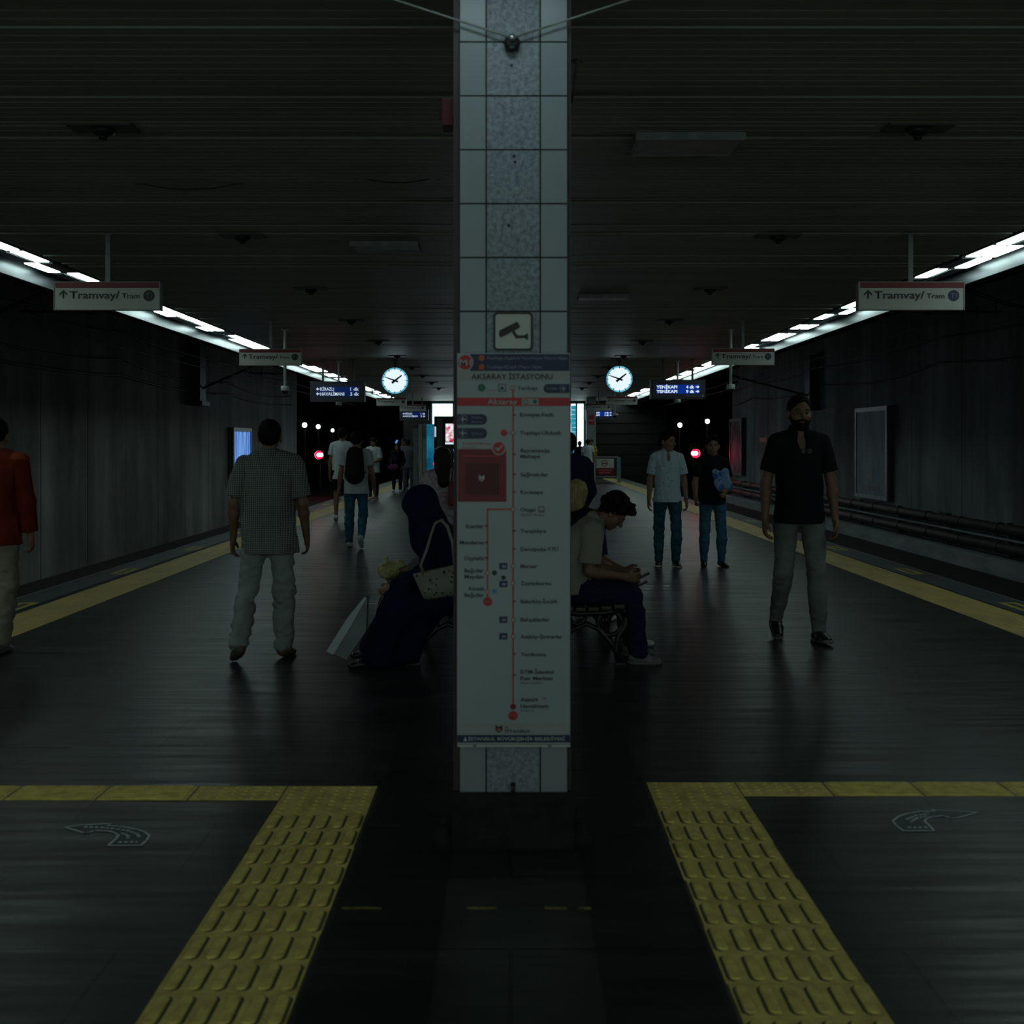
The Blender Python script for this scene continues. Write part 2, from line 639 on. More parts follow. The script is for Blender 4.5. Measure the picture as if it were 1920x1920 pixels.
# rails
for x, nm in ((-5.95, 'a'), (-7.4, 'b'), (6.1, 'c'), (7.55, 'd')):
    r = MB().box(x - 0.035, x + 0.035, -5, 103, TRK + 0.11, TRK + 0.15).box(x - 0.012, x + 0.012, -5, 103, TRK + 0.02, TRK + 0.11).box(x - 0.07, x + 0.07, -5, 103, TRK, TRK + 0.02)
    o = r.build('running_rail', M['darkgrey'])
    side = 'left' if x < 0 else 'right'
    far = 'nearer the tunnel wall' if abs(x) > 7 else 'nearer the platform'
    tag(o, f'dark steel running rail of the {side} track, {far}', 'rail', 'running rails')

# far end of the platform: a dark slab wall and a tall bright glazed opening
ew = MB()
ew.box(-4.9, -3.62, ENDY + 1.2, ENDY + 1.6, 0, ZC + 0.1)
ew.box(3.42, 7.2, ENDY + 1.2, ENDY + 1.6, TRK, 4.7)
ew.box(-3.62, 3.42, ENDY + 1.2, ENDY + 1.6, 3.44, 4.7)
ew.box(-5.6, -3.62, ENDY + 1.2, ENDY + 1.6, 3.3, 4.7)
for i in range(7):
    ew.box(3.42, 7.2, ENDY + 1.15, ENDY + 1.2, 0.1 + i * 0.48, 0.1 + i * 0.48 + 0.42)
struct('wall_end', ew, M['slab'])
struct('floor_far', MB().box(-4.9, 5.0, ENDY, ENDY + 1.6, -0.2, 0), M['floor'])


def pane_mat(name, a, b2, strength, sc):
    m, nt, b = node_mat(name)
    v = geo_pos(nt, (1, 1, 1))
    f = noise(nt, v, sc, 4, 0.7)
    c = ramp(nt, f, [(0.40, a), (0.52, b2)])
    nt.links.new(c, b.inputs['Emission Color'])
    b.inputs['Base Color'].default_value = (0.1, 0.15, 0.16, 1)
    b.inputs['Emission Strength'].default_value = strength
    return m


M['pane_pic'] = pane_mat('backlit pane with pale blotchy print', (0.15, 0.5, 0.6), (0.8, 0.95, 1.0), 1.3, 3)
win = empty('window_1', (0, ENDY + 1.18, 0))
win['kind'] = 'structure'
fr = MB()
WX = [-3.6, -2.6, -1.6, -0.6, 0.6, 1.6, 2.55, 3.02, 3.38]
for x in WX:
    fr.box(x - 0.035, x + 0.035, -0.08, 0.0, 0, 3.42)
fr.box(-3.62, 3.42, -0.08, 0.0, 3.38, 3.44)
fr.box(-3.62, 3.42, -0.08, 0.0, 0.0, 0.08)
M['blueframe'] = mat('teal window frame', (0.05, 0.2, 0.26), 0.4)
fr.build('window_frame', M['blueframe'], win)
for i in range(8):
    mm = M['glow_white'] if i in (0, 7, 3, 4, 5) else M['pane_pic']
    MB().box(WX[i] + 0.035, WX[i + 1] - 0.035, -0.03, -0.01, 0.08, 3.38).build('pane', mm, win)
# cyan glass block strip beside the bright pane
gb = MB()
for i in range(16):
    gb.box(2.78, 3.0, -0.06, -0.03, 0.1 + i * 0.2, 0.1 + i * 0.2 + 0.185)
gb.build('glass_blocks', M['glow_cyan'], win)

# ================================================================== LAMPS OVER THE PLATFORM EDGES
proto = {}


def lamp_proto(kind):
    root = empty('ceiling_lamp', (0, 0, 0))
    h = MB()
    h.box(-0.165, 0.165, 0.0, 0.72, 0.0, 0.035)
    h.build('housing', M['darkgrey'], root)
    for j, on in enumerate(kind):
        x0 = -0.155 if j == 0 else 0.02
        MB().box(x0, x0 + 0.135, 0.025, 0.695, -0.012, 0.0).build('diffuser', M['lamp'] if on else M['lampoff'], root)
    return root


for kd in ((1, 1), (1, 0), (0, 1), (0, 0)):
    proto[kd] = lamp_proto(kd)
used_proto = set()
NAMEK = {(1, 1): 'both halves lit', (1, 0): 'only one half lit', (0, 1): 'only one half lit', (0, 0): 'unlit'}
left_plan = {21: (0, 1), 22: (0, 1), 23: (1, 0), 24: (0, 1), 25: (0, 0), 26: (0, 1), 27: (0, 0), 28: (0, 1), 29: (1, 1), 30: (0, 1), 31: (0, 1), 32: (1, 1), 33: (0, 0), 34: (0, 1), 35: (1, 1), 36: (1, 1), 37: (1, 1), 38: (0, 0)}
right_plan = {21: (1, 0), 22: (1, 1), 23: (0, 1), 24: (1, 0), 25: (0, 0), 26: (1, 0), 27: (0, 0), 28: (1, 0), 29: (0, 1), 30: (1, 0), 31: (0, 0)}
for s in (-1, 1):
    rnd = random.Random(11 + s)
    n_seen = 0
    for i in range(78):
        yy = (-5.02 if s < 0 else -5.36) + i * 0.77
        if yy > ENDY + 1.5:
            break
        idx = i
        plan = left_plan if s < 0 else right_plan
        if idx in plan:
            kd = plan[idx]
        else:
            q = rnd.random()
            kd = (1, 1) if q < 0.42 else (1, 0) if q < 0.62 else (0, 1) if q < 0.82 else (0, 0)
        if yy < 7.0:
            kd = ((0, 1), (1, 0), (0, 0))[i % 3]
        o = proto[kd]
        if kd in used_proto:
            note_kids(o)
            o = copy_tree(o)
        used_proto.add(kd)
        o.location = (-5.115 if s < 0 else 4.92, yy, ZC + 0.012)
        side = 'left' if s < 0 else 'right'
        if yy > 10.5:
            n_seen += 1
            lab = f'{ordinal(n_seen)} {side} edge ceiling lamp counted from the nearest seen, {NAMEK[kd]}'
            if n_seen == 1:
                lab = f'nearest visible ceiling lamp over the {side} platform edge, {NAMEK[kd]}'
        else:
            lab = f'{ordinal(i + 1)} {side} edge ceiling lamp of those beside and behind the viewer, {NAMEK[kd]}'
        tag(o, lab, 'ceiling lamp', f'lamps over the {side} platform edge')

# ceiling lamps of the platform itself: one lit fitting above the viewer, a few dead ones hanging from the slats
def panel_lamp(x, y, lx, ly, on, label, tilt=0.0, z=ZC - 0.05):
    r = empty('ceiling_panel_lamp', (x, y, z), 0, label, 'ceiling lamp', 'flush ceiling panel lamps')
    r.rotation_euler = (0, tilt, 0)
    h = MB()
    h.box(-lx / 2, lx / 2, -ly / 2, -ly / 2 + 0.02, 0, 0.05).box(-lx / 2, lx / 2, ly / 2 - 0.02, ly / 2, 0, 0.05)
    h.box(-lx / 2, -lx / 2 + 0.02, -ly / 2 + 0.02, ly / 2 - 0.02, 0, 0.05).box(lx / 2 - 0.02, lx / 2, -ly / 2 + 0.02, ly / 2 - 0.02, 0, 0.05)
    h.box(-lx / 2 + 0.02, lx / 2 - 0.02, -ly / 2 + 0.02, ly / 2 - 0.02, 0.035, 0.05)
    h.build('housing', M['grey'], r)
    MB().box(-lx / 2 + 0.02, lx / 2 - 0.02, -ly / 2 + 0.02, ly / 2 - 0.02, 0.005, 0.015).build('diffuser', M['lampnear'] if on else M['lampdead'], r)
    return r


M['lampnear'] = emit('lit near diffuser', (0.72, 0.95, 1.0), 5.8)
M['lampdead'] = mat('dusty dead diffuser', (0.3, 0.33, 0.34), 0.35)
panel_lamp(-0.06, 3.98, 0.62, 0.26, True, 'lit panel lamp in the ceiling just ahead of the viewer, close to the pillar top')
panel_lamp(1.13, 7.55, 0.69, 0.42, False, 'dead pale panel lamp in the ceiling right of the pillar, the nearest', 0.0)
panel_lamp(-1.22, 11.5, 0.66, 0.42, False, 'dead panel lamp in the ceiling left of the pillar')
panel_lamp(1.22, 15.5, 0.66, 0.42, False, 'dead panel lamp in the ceiling right of the pillar, farther one')

# ================================================================== SENSORS IN THE CEILING
def sensor(x, y, label):
    r = empty('ceiling_sensor', (x, y, ZC), 0, label, 'sensor', 'sensors in the ceiling slats')
    MB().box(-0.2, 0.2, -0.1, 0.1, -0.02, -0.005).build('mounting_plate', M['darkgrey'], r)
    b = MB()
    b.tube([(0, 0, -0.02), (0, 0, -0.045), (0, 0, -0.06)], [0.075, 0.07, 0.04], 20)
    b.tube([(0, 0, -0.06), (0, 0, -0.085)], [0.03, 0.024], 14)
    b.build('sensor_head', M['black'], r)


for s in (-1, 1):
    for i in range(10):
        yy = 7.2 + 3.75 * i
        side = 'left' if s < 0 else 'right'
        lab = f'nearest dark ceiling sensor {side} of the pillar' if i == 0 else f'dark ceiling sensor {side} of the pillar, {ordinal(i + 1)} of its row from the viewer'
        sensor(s * 2.5, yy, lab)

for (xa, xb, yv, Yv, lab) in ((265, 445, 344, 8.8, 'thin dark cable sagging from the ceiling slats at left, the longer one'), (678, 812, 334, 8.65, 'thin dark cable sagging from the ceiling close to the pillar')):
    pts = []
    for i in range(13):
        t = i / 12
        pts.append((PX(xa + (xb - xa) * t, Yv), Yv, PZ(yv, Yv) - 0.045 * 4 * t * (1 - t) * (xb - xa) / 180))
    pts = [(pts[0][0] - 0.05, Yv, ZC)] + pts + [(pts[-1][0] + 0.05, Yv, ZC)]
    tag(MB().tube(pts, 0.005, 6).build('sagging_cable', M['black']), lab, 'cable', 'cables sagging from the ceiling')

# ================================================================== PILLAR
PY = 4.55


def tile_grey(name):
    m, nt, b = node_mat(name)
    v = coords(nt)
    f = noise(nt, v, 55, 3, 0.7)
    f2 = noise(nt, v, 6, 2)
    c = ramp(nt, f, [(0.36, (0.15, 0.18, 0.21)), (0.62, (0.33, 0.38, 0.43))])
    c = mix(nt, ramp(nt, f2, [(0.3, 0.0), (0.7, 0.3)]), c, (0.22, 0.25, 0.28))
    nt.links.new(c, b.inputs['Base Color'])
    b.inputs['Roughness'].default_value = 0.55
    return m


M['tilemottle'] = tile_grey('mottled grey centre tile')
M['tileplain'] = mat('plain grey glazed tile', (0.29, 0.34, 0.36), 0.3, var=0.06, scale=2)
M['grout'] = mat('dark grout', (0.04, 0.045, 0.045), 0.9)
M['corner'] = mat('dark corner strip', (0.045, 0.035, 0.035), 0.5)
M['base'] = mat('dark rough plinth', (0.012, 0.012, 0.011), 0.9, var=0.5, scale=14, bumps=0.8)
pil = MB()
pil.box(-0.192, 0.215, PY + 0.006, PY + 0.46, 0.19, ZC + 0.1)
pillar = empty('pillar', (0, PY, 0), 0, 'tiled square pillar in the middle of the platform carrying the line map', 'pillar')
gp = MB().box(-0.194, 0.217, 0.004, 0.45, 0.19, ZC + 0.05)
gp.build('core', M['grout'], pillar)
cs = MB()
cs.box(-0.222, -0.197, 0.02, 0.46, 0.19, ZC + 0.05).box(0.219, 0.236, 0.02, 0.46, 0.19, ZC + 0.05)
cs.build('corner_strips', M['corner'], pillar)
cols = [(862.5, 910), (913, 1011.5), (1014.5, 1063)]
rows = [79 + 101 * i for i in range(-2, 15)]
for ci, (a, b2) in enumerate(cols):
    t = MB()
    for ry in rows:
        z1, z0 = PZ(ry + 1.5, PY), PZ(ry + 99.5, PY)
        if z1 < 0.2:
            continue
        z0 = max(z0, 0.2)
        if z1 > ZC + 0.1:
            z1 = ZC + 0.05
        if z0 > ZC:
            continue
        t.box(PX(a, PY), PX(b2, PY), -0.002, 0.006, z0, z1, 0.0012)
    t.build('centre_tiles' if ci == 1 else 'side_tiles', M['tilemottle'] if ci == 1 else M['tileplain'], pillar)
st = MB()
for (a, b2) in ((-0.196, -0.03), (-0.02, 0.21)):
    pass
dh = MB()
for (x, yy, r) in ((959, 123, 3), (964, 293, 3), (966, 304, 3), (954, 423, 3)):
    dh.disc((PX(x, PY), -0.003, PZ(yy, PY)), r * PY / F, 10)
dh.build('drill_holes', M['black'], pillar)
bs = MB()
bs.box(-0.225, 0.245, -0.08, 0.5, 0.0, 0.2, 0.012)
bs.build('plinth', M['base'], pillar)
lump = MB()
for (x, yb, z, r) in ((-0.25, -0.02, 0.03, 0.035), (-0.27, 0.03, 0.02, 0.03), (-0.245, 0.06, 0.06, 0.03), (0.265, -0.02, 0.04, 0.04), (0.28, 0.04, 0.02, 0.03), (0.26, 0.08, 0.08, 0.03)):
    lump.tube([(x, yb, 0), (x, yb, z), (x, yb, z + r)], [r * 1.3, r, r * 0.4], 9)
lump.build('crumbled_mortar', M['base'], pillar)

# eye bolt with two thin wires running up to the ceiling
eb = empty('eye_bolt', (PX(960, PY), PY - 0.002, PZ(84, PY)), 0, 'small shiny bolt knob on the pillar front where two wires meet', 'bolt')
k1 = MB()
k1.tube([(0, 0, 0.0), (0, -0.02, 0.0), (0, -0.035, 0)], [0.03, 0.032, 0.02], 14)
k1.tube([(-0.02, -0.01, -0.02), (0.0, -0.03, -0.024), (0.02, -0.012, -0.018)], [0.01, 0.014, 0.01], 8)
k1.build('rusty_washer', M['black'], eb)
k2 = MB()
k2.tube([(0, -0.03, 0.012), (0, -0.043, 0.014), (0, -0.05, 0.014)], [0.016, 0.015, 0.007], 12)
k2.build('bolt_head', M['steel'], eb)
M['wire'] = mat('pale thin wire', (0.3, 0.32, 0.3), 0.5)
for s, lab in ((-1, 'thin pale wire from the pillar bolt up to the ceiling on the left'), (1, 'thin pale wire from the pillar bolt up to the ceiling on the right')):
    wz = PZ(76, PY)
    o = MB().tube([(PX(960, PY), PY - 0.03, wz), (PX(960, PY) + s * 0.5, PY - 0.03, wz + 0.162), (PX(960, PY) + s * 1.05, PY - 0.03, ZC - 0.005)], 0.0042, 6).build('support_wire', M['wire'])
    tag(o, lab, 'wire', 'wires on the pillar bolt')
o = MB().tube([(PX(962, PY), PY - 0.01, PZ(1470, PY)), (PX(962, PY), PY - 0.025, PZ(1472, PY)), (PX(962, PY), PY - 0.02, PZ(1489, PY))], [0.01, 0.008, 0.006], 8).build('wall_hook', M['black'])
tag(o, 'small black hook at the foot of the pillar tiles', 'hook')
ab = empty('alarm_box', (-0.235, PY + 0.2, PZ(217, PY + 0.2)), 0, 'dark red alarm box on the left side of the pillar', 'alarm')
MB().box(-0.042, 0.012, -0.06, 0.06, -0.055, 0.055, 0.008).build('box', M['deepred'], ab)
MB().tube([(-0.042, 0, 0), (-0.05, 0, 0)], [0.02, 0.018], 12).build('button', M['darkred'], ab)
cb = MB()
cb.tube([(0.236, PY + 0.1, 3.07), (0.262, PY + 0.1, 3.06), (0.258, PY + 0.1, 3.02), (0.252, PY + 0.1, 2.96), (0.24, PY + 0.1, 2.9)], 0.006, 6)
cb.tube([(0.25, PY + 0.1, 3.07), (0.272, PY + 0.1, 3.075), (0.285, PY + 0.1, 3.06)], 0.005, 6)
tag(cb.build('loose_cable', M['black']), 'tangled black cable end on the right side of the pillar top', 'cable')

# camera warning sign ------------------------------------------------
SY = PY - 0.006
cs_ = empty('camera_sign', (PX(962, SY), SY, PZ(621.5, SY)), 0, 'square white sign with a black security camera picture on the pillar', 'sign')
px2 = SY / F


def rrect(x0, x1, z0, z1, r, n=6):
    pts = []
    for (cx, cz, a0) in ((x1 - r, z1 - r, 0), (x0 + r, z1 - r, 90), (x0 + r, z0 + r, 180), (x1 - r, z0 + r, 270)):
        for i in range(n + 1):
            a = radians(a0 + 90 * i / n)
            pts.append((cx + r * cos(a), cz + r * sin(a)))
    return pts


MB().poly(rrect(-37 * px2, 37 * px2, -36 * px2, 36 * px2, 8 * px2), -0.003, 0).build('border', M['ink'], cs_)
MB().poly(rrect(-33 * px2, 33 * px2, -32 * px2, 32 * px2, 5 * px2), -0.005, -0.003).build('sign_face', M['signwhite'], cs_)


def sp(pts, ox=962, oy=621.5):
    return [((x - ox) * px2, (oy - y) * px2) for x, y in pts]


ic = MB()
ic.poly(sp([(936, 620), (970, 603), (975, 612), (974, 615), (944, 631), (938, 630)]), -0.0065, -0.005)
ic.poly(sp([(935, 625), (941, 622), (944, 631), (937, 633)]), -0.0063, -0.005)
ic.poly(sp([(959, 621), (964, 619), (970, 629), (983, 629), (983, 634), (967, 635)]), -0.0064, -0.005)
ic.poly(sp([(982, 629), (990, 625), (990, 638), (982, 634)]), -0.0062, -0.005)
ic.build('camera_pictogram', M['ink'], cs_)

# line map board -------------------------------------------------------
MY = PY - 0.05
MCX, MCY = 963.0, 1031.0
mp_ = empty('line_map_board', (PX(MCX, MY), MY, PZ(MCY, MY)), 0, 'tall white metro line map board with red line fixed to the pillar', 'map board')
q = MY / F


def mx(x):
    return (x - MCX) * q


def mz(y):
    return (MCY - y) * q


MB().box(mx(857), mx(1069), 0.0, 0.03, mz(1396), mz(662), 0.002).build('board', M['mapwhite'], mp_)
fr = MB()
fr.box(mx(858), mx(887), 0.0, 0.02, mz(1400.5), mz(1396.5)).box(mx(893), mx(1027), 0, 0.02, mz(1400.5), mz(1396.5)).box(mx(1034), mx(1069), 0, 0.02, mz(1400.5), mz(1396.5))
fr.build('bottom_clip_strip', M['signwhite'], mp_)


def bar(x0, x1, y0, y1, m, name, lvl=1):
    return MB().box(mx(x0), mx(x1), -0.0006 * lvl, 0.0, mz(y1), mz(y0)).build(name, m, mp_)


def dot(x, y, r, m, name, lvl=2, parent=None):
    return MB().disc((mx(x), 0, mz(y)), r * q, 22, -0.0006 * lvl, 0).build(name, m, parent or mp_)


def pill(x0, x1, y0, y1, m, name, rl=True, rr=True):
    r = (y1 - y0) / 2
    pts = []
    cy = (y0 + y1) / 2
    if rr:
        pts += [(x1 - r + r * cos(a), cy - r * sin(a)) for a in np.linspace(-pi / 2, pi / 2, 9)]
    else:
        pts += [(x1, y1), (x1, y0)]
    if rl:
        pts += [(x0 + r + r * cos(a), cy - r * sin(a)) for a in np.linspace(pi / 2, 3 * pi / 2, 9)]
    else:
        pts += [(x0, y0), (x0, y1)]
    return MB().poly([(mx(x), mz(y)) for x, y in pts], -0.0008, 0).build(name, m, mp_)


def mt(s, x0, x1, yb, cap, m, y=-0.002, bold=0.012, name='lettering'):
    return text(s, mx(x0), mx(x1), mz(yb), mz(yb - cap), m, mp_, name, y=y, bold=bold)


bar(882, 1068, 664, 695.5, M['navyprint'], 'navy_header')
bar(858, 1068, 696.5, 713.5, M['greyband'], 'station_band')
dot(872.5, 679.5, 15.5, M['mapwhite'], 'line_badge_ring', 2)
dot(872.5, 679.5, 13.5, M['redprint'], 'line_badge', 3)
mt('M1', 861.5, 884, 685, 11, M['mapwhite'], -0.0025, 0.03)
dot(903, 671.5, 5.5, M['orange'], 'line_dot')
dot(903, 688, 5.5, M['orange'], 'line_dot')
mt('Yenikapı-Atatürk Havalimanı Metro Hattı', 912, 1063, 674.5, 6.5, M['dimtext'])
mt('Yenikapı-Kirazlı Metro Hattı', 912, 1015, 691, 6.5, M['dimtext'])
mt('AKSARAY İSTASYONU', 884, 1036, 711, 10.5, M['ink'], bold=0.016)
dot(903, 727, 7.3, M['greenprint'], 'tram_badge')
bar(915, 929, 731.5, 733, M['palered'], 'small_text_bar')
bar(934, 949, 719.5, 734.5, M['inkgrey'], 'ferry_frame', 2)
bar(936, 947, 721.5, 732.5, M['mapwhite'], 'ferry_field', 3)
MB().poly([(mx(937), mz(730)), (mx(946), mz(730)), (mx(943), mz(726)), (mx(941), mz(723)), (mx(939), mz(727))], -0.0025, 0).build('ferry_pictogram', M['ink'], mp_)
mt('Yenikapı', 970, 1008, 731, 7.5, M['ink'])
pill(1019, 1068, 720, 737, M['navyprint'], 'direction_pill', True, False)
mt('Yenikapı', 1024, 1044, 730.5, 5, M['dimtext'])
dot(1055, 728.5, 6.2, M['dimtext'], 'pill_ring', 2)
dot(1055, 728.5, 5.4, M['navyprint'], 'pill_disc', 3)
mt('→', 1051.5, 1059, 732.5, 9, M['paletext'], -0.003)
bar(857.5, 1068.5, 745.5, 761, M['redprint'], 'current_station_band', 2)
mt('Aksaray', 914, 970, 758, 10.5, M['mapwhite'], -0.0024, 0.012)
bar(979, 1010, 747.5, 759.5, M['greyband'], 'transfer_box', 3)
dot(985.5, 753.5, 4.8, M['greenprint'], 'transfer_ring', 4)
dot(985.5, 753.5, 3.3, M['greyband'], 'transfer_disc', 5)
dot(1003, 753, 4, M['greenprint'], 'transfer_dot', 4)
# red lines
bar(960.6, 963.4, 727, 1330, M['redprint'], 'red_line', 1)
bar(914, 962, 953.6, 956.4, M['redprint'], 'red_branch_arm', 1)
bar(912.8, 915.6, 953.6, 1122, M['redprint'], 'red_branch_line', 1)
for x, yy in ((961, 727.5), (962, 811.5), (962, 955), (962, 1061.5), (962, 1093), (962, 1162), (962, 1193), (914, 1074), (914, 1109.5)):
    dot(x, yy, 4.6, M['redprint'], 'stop_ring', 3)
    dot(x, yy, 3.3, M['mapwhite'], 'stop_mark', 4)
for x, yy in ((964, 778), (964, 852), (964, 889), (964, 922.5), (964, 995.5), (964, 1029), (964, 1127.5), (964, 1226.5), (964, 1265.5), (912, 986), (912, 1017), (912, 1046)):
    bar(x - 3, x + 3, yy - 1.5, yy + 1.5, M['darkred'], 'stop_tick', 2)
for s, x0, x1, yb in (('Emniyet-Fatih', 975, 1038, 781), ('Topkapı-Ulubatlı', 975, 1051, 815), ('Bayrampaşa', 976, 1031, 848), ('Maltepe', 976, 1013, 859),
                      ('Sağmalcılar', 976, 1028, 893), ('Kocatepe', 976, 1018, 926), ('Otogar', 976, 1006, 959), ('Terazidere', 976, 1024, 999),
                      ('Davutpaşa-YTÜ', 976, 1047, 1033), ('Merter', 976, 1007, 1065), ('Zeytinburnu', 976, 1033, 1097), ('Bakırköy-İncirli', 976, 1044, 1131),
                      ('Bahçelievler', 976, 1031, 1165), ('Ataköy-Şirinevler', 976, 1055, 1197), ('Yenibosna', 976, 1024, 1230), ('DTM-İstanbul', 976, 1038, 1263),
                      ('Fuar Merkezi', 976, 1036, 1275), ('Atatürk', 976, 1010, 1315), ('Havalimanı', 976, 1028, 1327),
                      ('Esenler', 874, 907, 990), ('Menderes', 862, 907, 1020.5), ('Üçyüzlü', 871, 907, 1050), ('Bağcılar', 871, 907, 1073), ('Meydan', 871, 907, 1084.5),
                      ('Kirazlı', 879, 907, 1107), ('Bağcılar', 871, 907, 1119)):
    mt(s, x0, x1, yb, 7.2, M['ink'], bold=0.022, name='station_name')
mt('(Esenler Otogar)', 976, 1020, 967, 4.5, M['inkgrey'])
mt('(Expo Center)', 976, 1016, 1282, 4.2, M['inkgrey'])
mt('(Airport)', 976, 1001, 1333.5, 4.2, M['inkgrey'])
bar(1009, 1021, 949, 961, M['inkgrey'], 'bus_icon', 2)
bar(1011, 1019, 951, 957, M['greyband'], 'bus_icon_window', 3)
bar(1014, 1028, 1303, 1317, M['greyband'], 'plane_icon', 2)
mt('×', 1018, 1024, 1313, 8, M['inkgrey'])
dot(945, 811.5, 6.2, M['redprint'], 'branch_badge')
bar(951, 958, 811, 812.5, M['inkgrey'], 'transfer_link')
for yy in (1061.5, 1095, 1162, 1193):
    bar(936, 951.5, yy - 6, yy + 6, M['navyprint'], 'transfer_icon', 2)
    bar(941, 949, yy - 2, yy + 3, M['dimtext'], 'transfer_icon_mark', 3)
dot(944, 1083, 4.5, M['ink'], 'transfer_badge')
dot(927, 1074, 4.8, M['ink'], 'transfer_badge')
dot(927.5, 1109, 4.6, M['blueprint'], 'transfer_badge')
dot(914.5, 1128, 8.5, M['redprint'], 'terminus_badge')
mt('M1', 909.5, 919.5, 1130.5, 5, M['palered'], -0.0025)
dot(962, 1325, 5.6, M['darkred'], 'last_stop')
dot(962, 1342, 8.8, M['redprint'], 'terminus_badge')
mt('M1', 956.5, 967.5, 1344.5, 5, M['palered'], -0.0025)
# left side pills and red notice
for yy, words in ((786.5, ('Yolcu', 'Salonu')), (812.5, ('Çıkış',))):
    pill(857.5, 913.5, yy - 10, yy + 10, M['navyprint'], 'direction_pill', False, True)
    dot(868.5, yy, 8.2, M['dimtext'], 'pill_ring', 2)
    dot(868.5, yy, 7.3, M['navyprint'], 'pill_disc', 3)
    mt('←', 864, 874, yy + 5, 12, M['paletext'], -0.003)
    for j, s in enumerate(words):
        yb = yy + 2.5 if len(words) == 1 else yy - 1.5 + j * 8
        mt(s, 884, 904, yb, 4.5, M['dimtext'])
bar(858, 949.5, 842, 941, M['darkred'], 'red_notice', 1)
bar(872, 936, 868, 928, M['deepred'], 'notice_dark_field', 2)
bar(868, 938, 854, 856, M['redprint'], 'notice_line', 2)
MB().poly([(mx(898), mz(899)), (mx(898), mz(890)), (mx(903), mz(894)), (mx(908), mz(890)), (mx(908), mz(899)), (mx(903), mz(903))], -0.003, 0).build('notice_shield', M['paletext'], mp_)
MB().poly([(mx(900), mz(899)), (mx(903), mz(896)), (mx(906), mz(899)), (mx(903), mz(901.5))], -0.0035, 0).build('notice_shield_heart', M['redprint'], mp_)
dot(935.5, 840, 13.4, M['mapwhite'], 'tick_ring', 3)
dot(935.5, 840, 11.2, M['redprint'], 'tick_disc', 4)
MB().poly([(mx(928), mz(840)), (mx(930.5), mz(838)), (mx(933.5), mz(841.5)), (mx(942), mz(833.5)), (mx(943), mz(835.5)), (mx(934), mz(846.5))], -0.004, 0).build('tick_mark', M['mapwhite'], mp_)
mt('İstanbul’da Metro ile', 867, 921, 833.5, 4.5, M['palered'])
mt('Evin Yakın', 867, 894, 841, 4.5, M['palered'])
bar(858, 1068, 1355.5, 1378, M['greyband'], 'footer_band')
MB().poly([(mx(929), mz(1369)), (mx(929), mz(1359)), (mx(935.5), mz(1363)), (mx(942), mz(1359)), (mx(942), mz(1369)), (mx(935.5), mz(1374))], -0.002, 0).build('city_crest', M['ink'], mp_)
MB().poly([(mx(932), mz(1369)), (mx(932), mz(1366)), (mx(939), mz(1366)), (mx(939), mz(1369)), (mx(935.5), mz(1371.5))], -0.0025, 0).build('city_crest_heart', M['palered'], mp_)
mt('METRO', 946, 982, 1365, 5.5, M['greyband'], -0.002)
mt('İSTANBUL', 946, 995, 1373.5, 5.8, M['ink'], bold=0.02)
bar(857.5, 1068.5, 1378, 1392, M['navyprint'], 'municipality_strip', 2)
mt('İSTANBUL BÜYÜKŞEHİR BELEDİYESİ', 878, 1059, 1388, 6.2, M['paletext'], -0.003)
MB().poly([(mx(869), mz(1389)), (mx(872.5), mz(1381)), (mx(876), mz(1389))], -0.003, 0).build('municipality_mark', M['paletext'], mp_)

# ================================================================== TACTILE PAVING
M['tact'] = mat('worn yellow tactile rubber', (0.9, 0.62, 0.18), 0.62, var=0.3, scale=9)
M['tactbar'] = mat('raised yellow bars', (0.92, 0.67, 0.17), 0.6, var=0.25, scale=16)
M['tactseam_shade'] = mat('dark glue seam and bar shade', (0.1, 0.09, 0.03), 0.8)  # glue edge, and the painted shade beside the raised bars


def rbar(mb, cx, cy, lx, ly, z0, z1, along='y'):
    """raised bar with rounded ends and sloped sides"""
    n = 5
    def ring(wx, ly2, z):
        r = wx / 2
        pts = []
        for i in range(n + 1):
            a = pi * i / n
            pts.append((r * cos(a), (ly2 / 2 - r) + r * sin(a)))
        for i in range(n + 1):
            a = pi + pi * i / n
            pts.append((r * cos(a), -(ly2 / 2 - r) + r * sin(a)))
        if along == 'x':
            pts = [(b, -a) for a, b in pts]
        return [(cx + a, cy + b, z) for a, b in pts]
    k = 2 * (n + 1)
    vs = ring(lx, ly, z0) + ring(lx * 0.72, ly - lx * 0.28, z1)
    fs = [(i, (i + 1) % k, k + (i + 1) % k, k + i) for i in range(k)] + [tuple(range(k, 2 * k))]
    mb.add(vs, fs)


def dome(mb, cx, cy, r, z0, z1, n=8):
    vs = [(cx + r * cos(2 * pi * i / n), cy + r * sin(2 * pi * i / n), z0) for i in range(n)] + [(cx + 0.6 * r * cos(2 * pi * i / n), cy + 0.6 * r * sin(2 * pi * i / n), z1) for i in range(n)]
    fs = [(i, (i + 1) % n, n + (i + 1) % n, n + i) for i in range(n)] + [tuple(range(n, 2 * n))]
    mb.add(vs, fs)


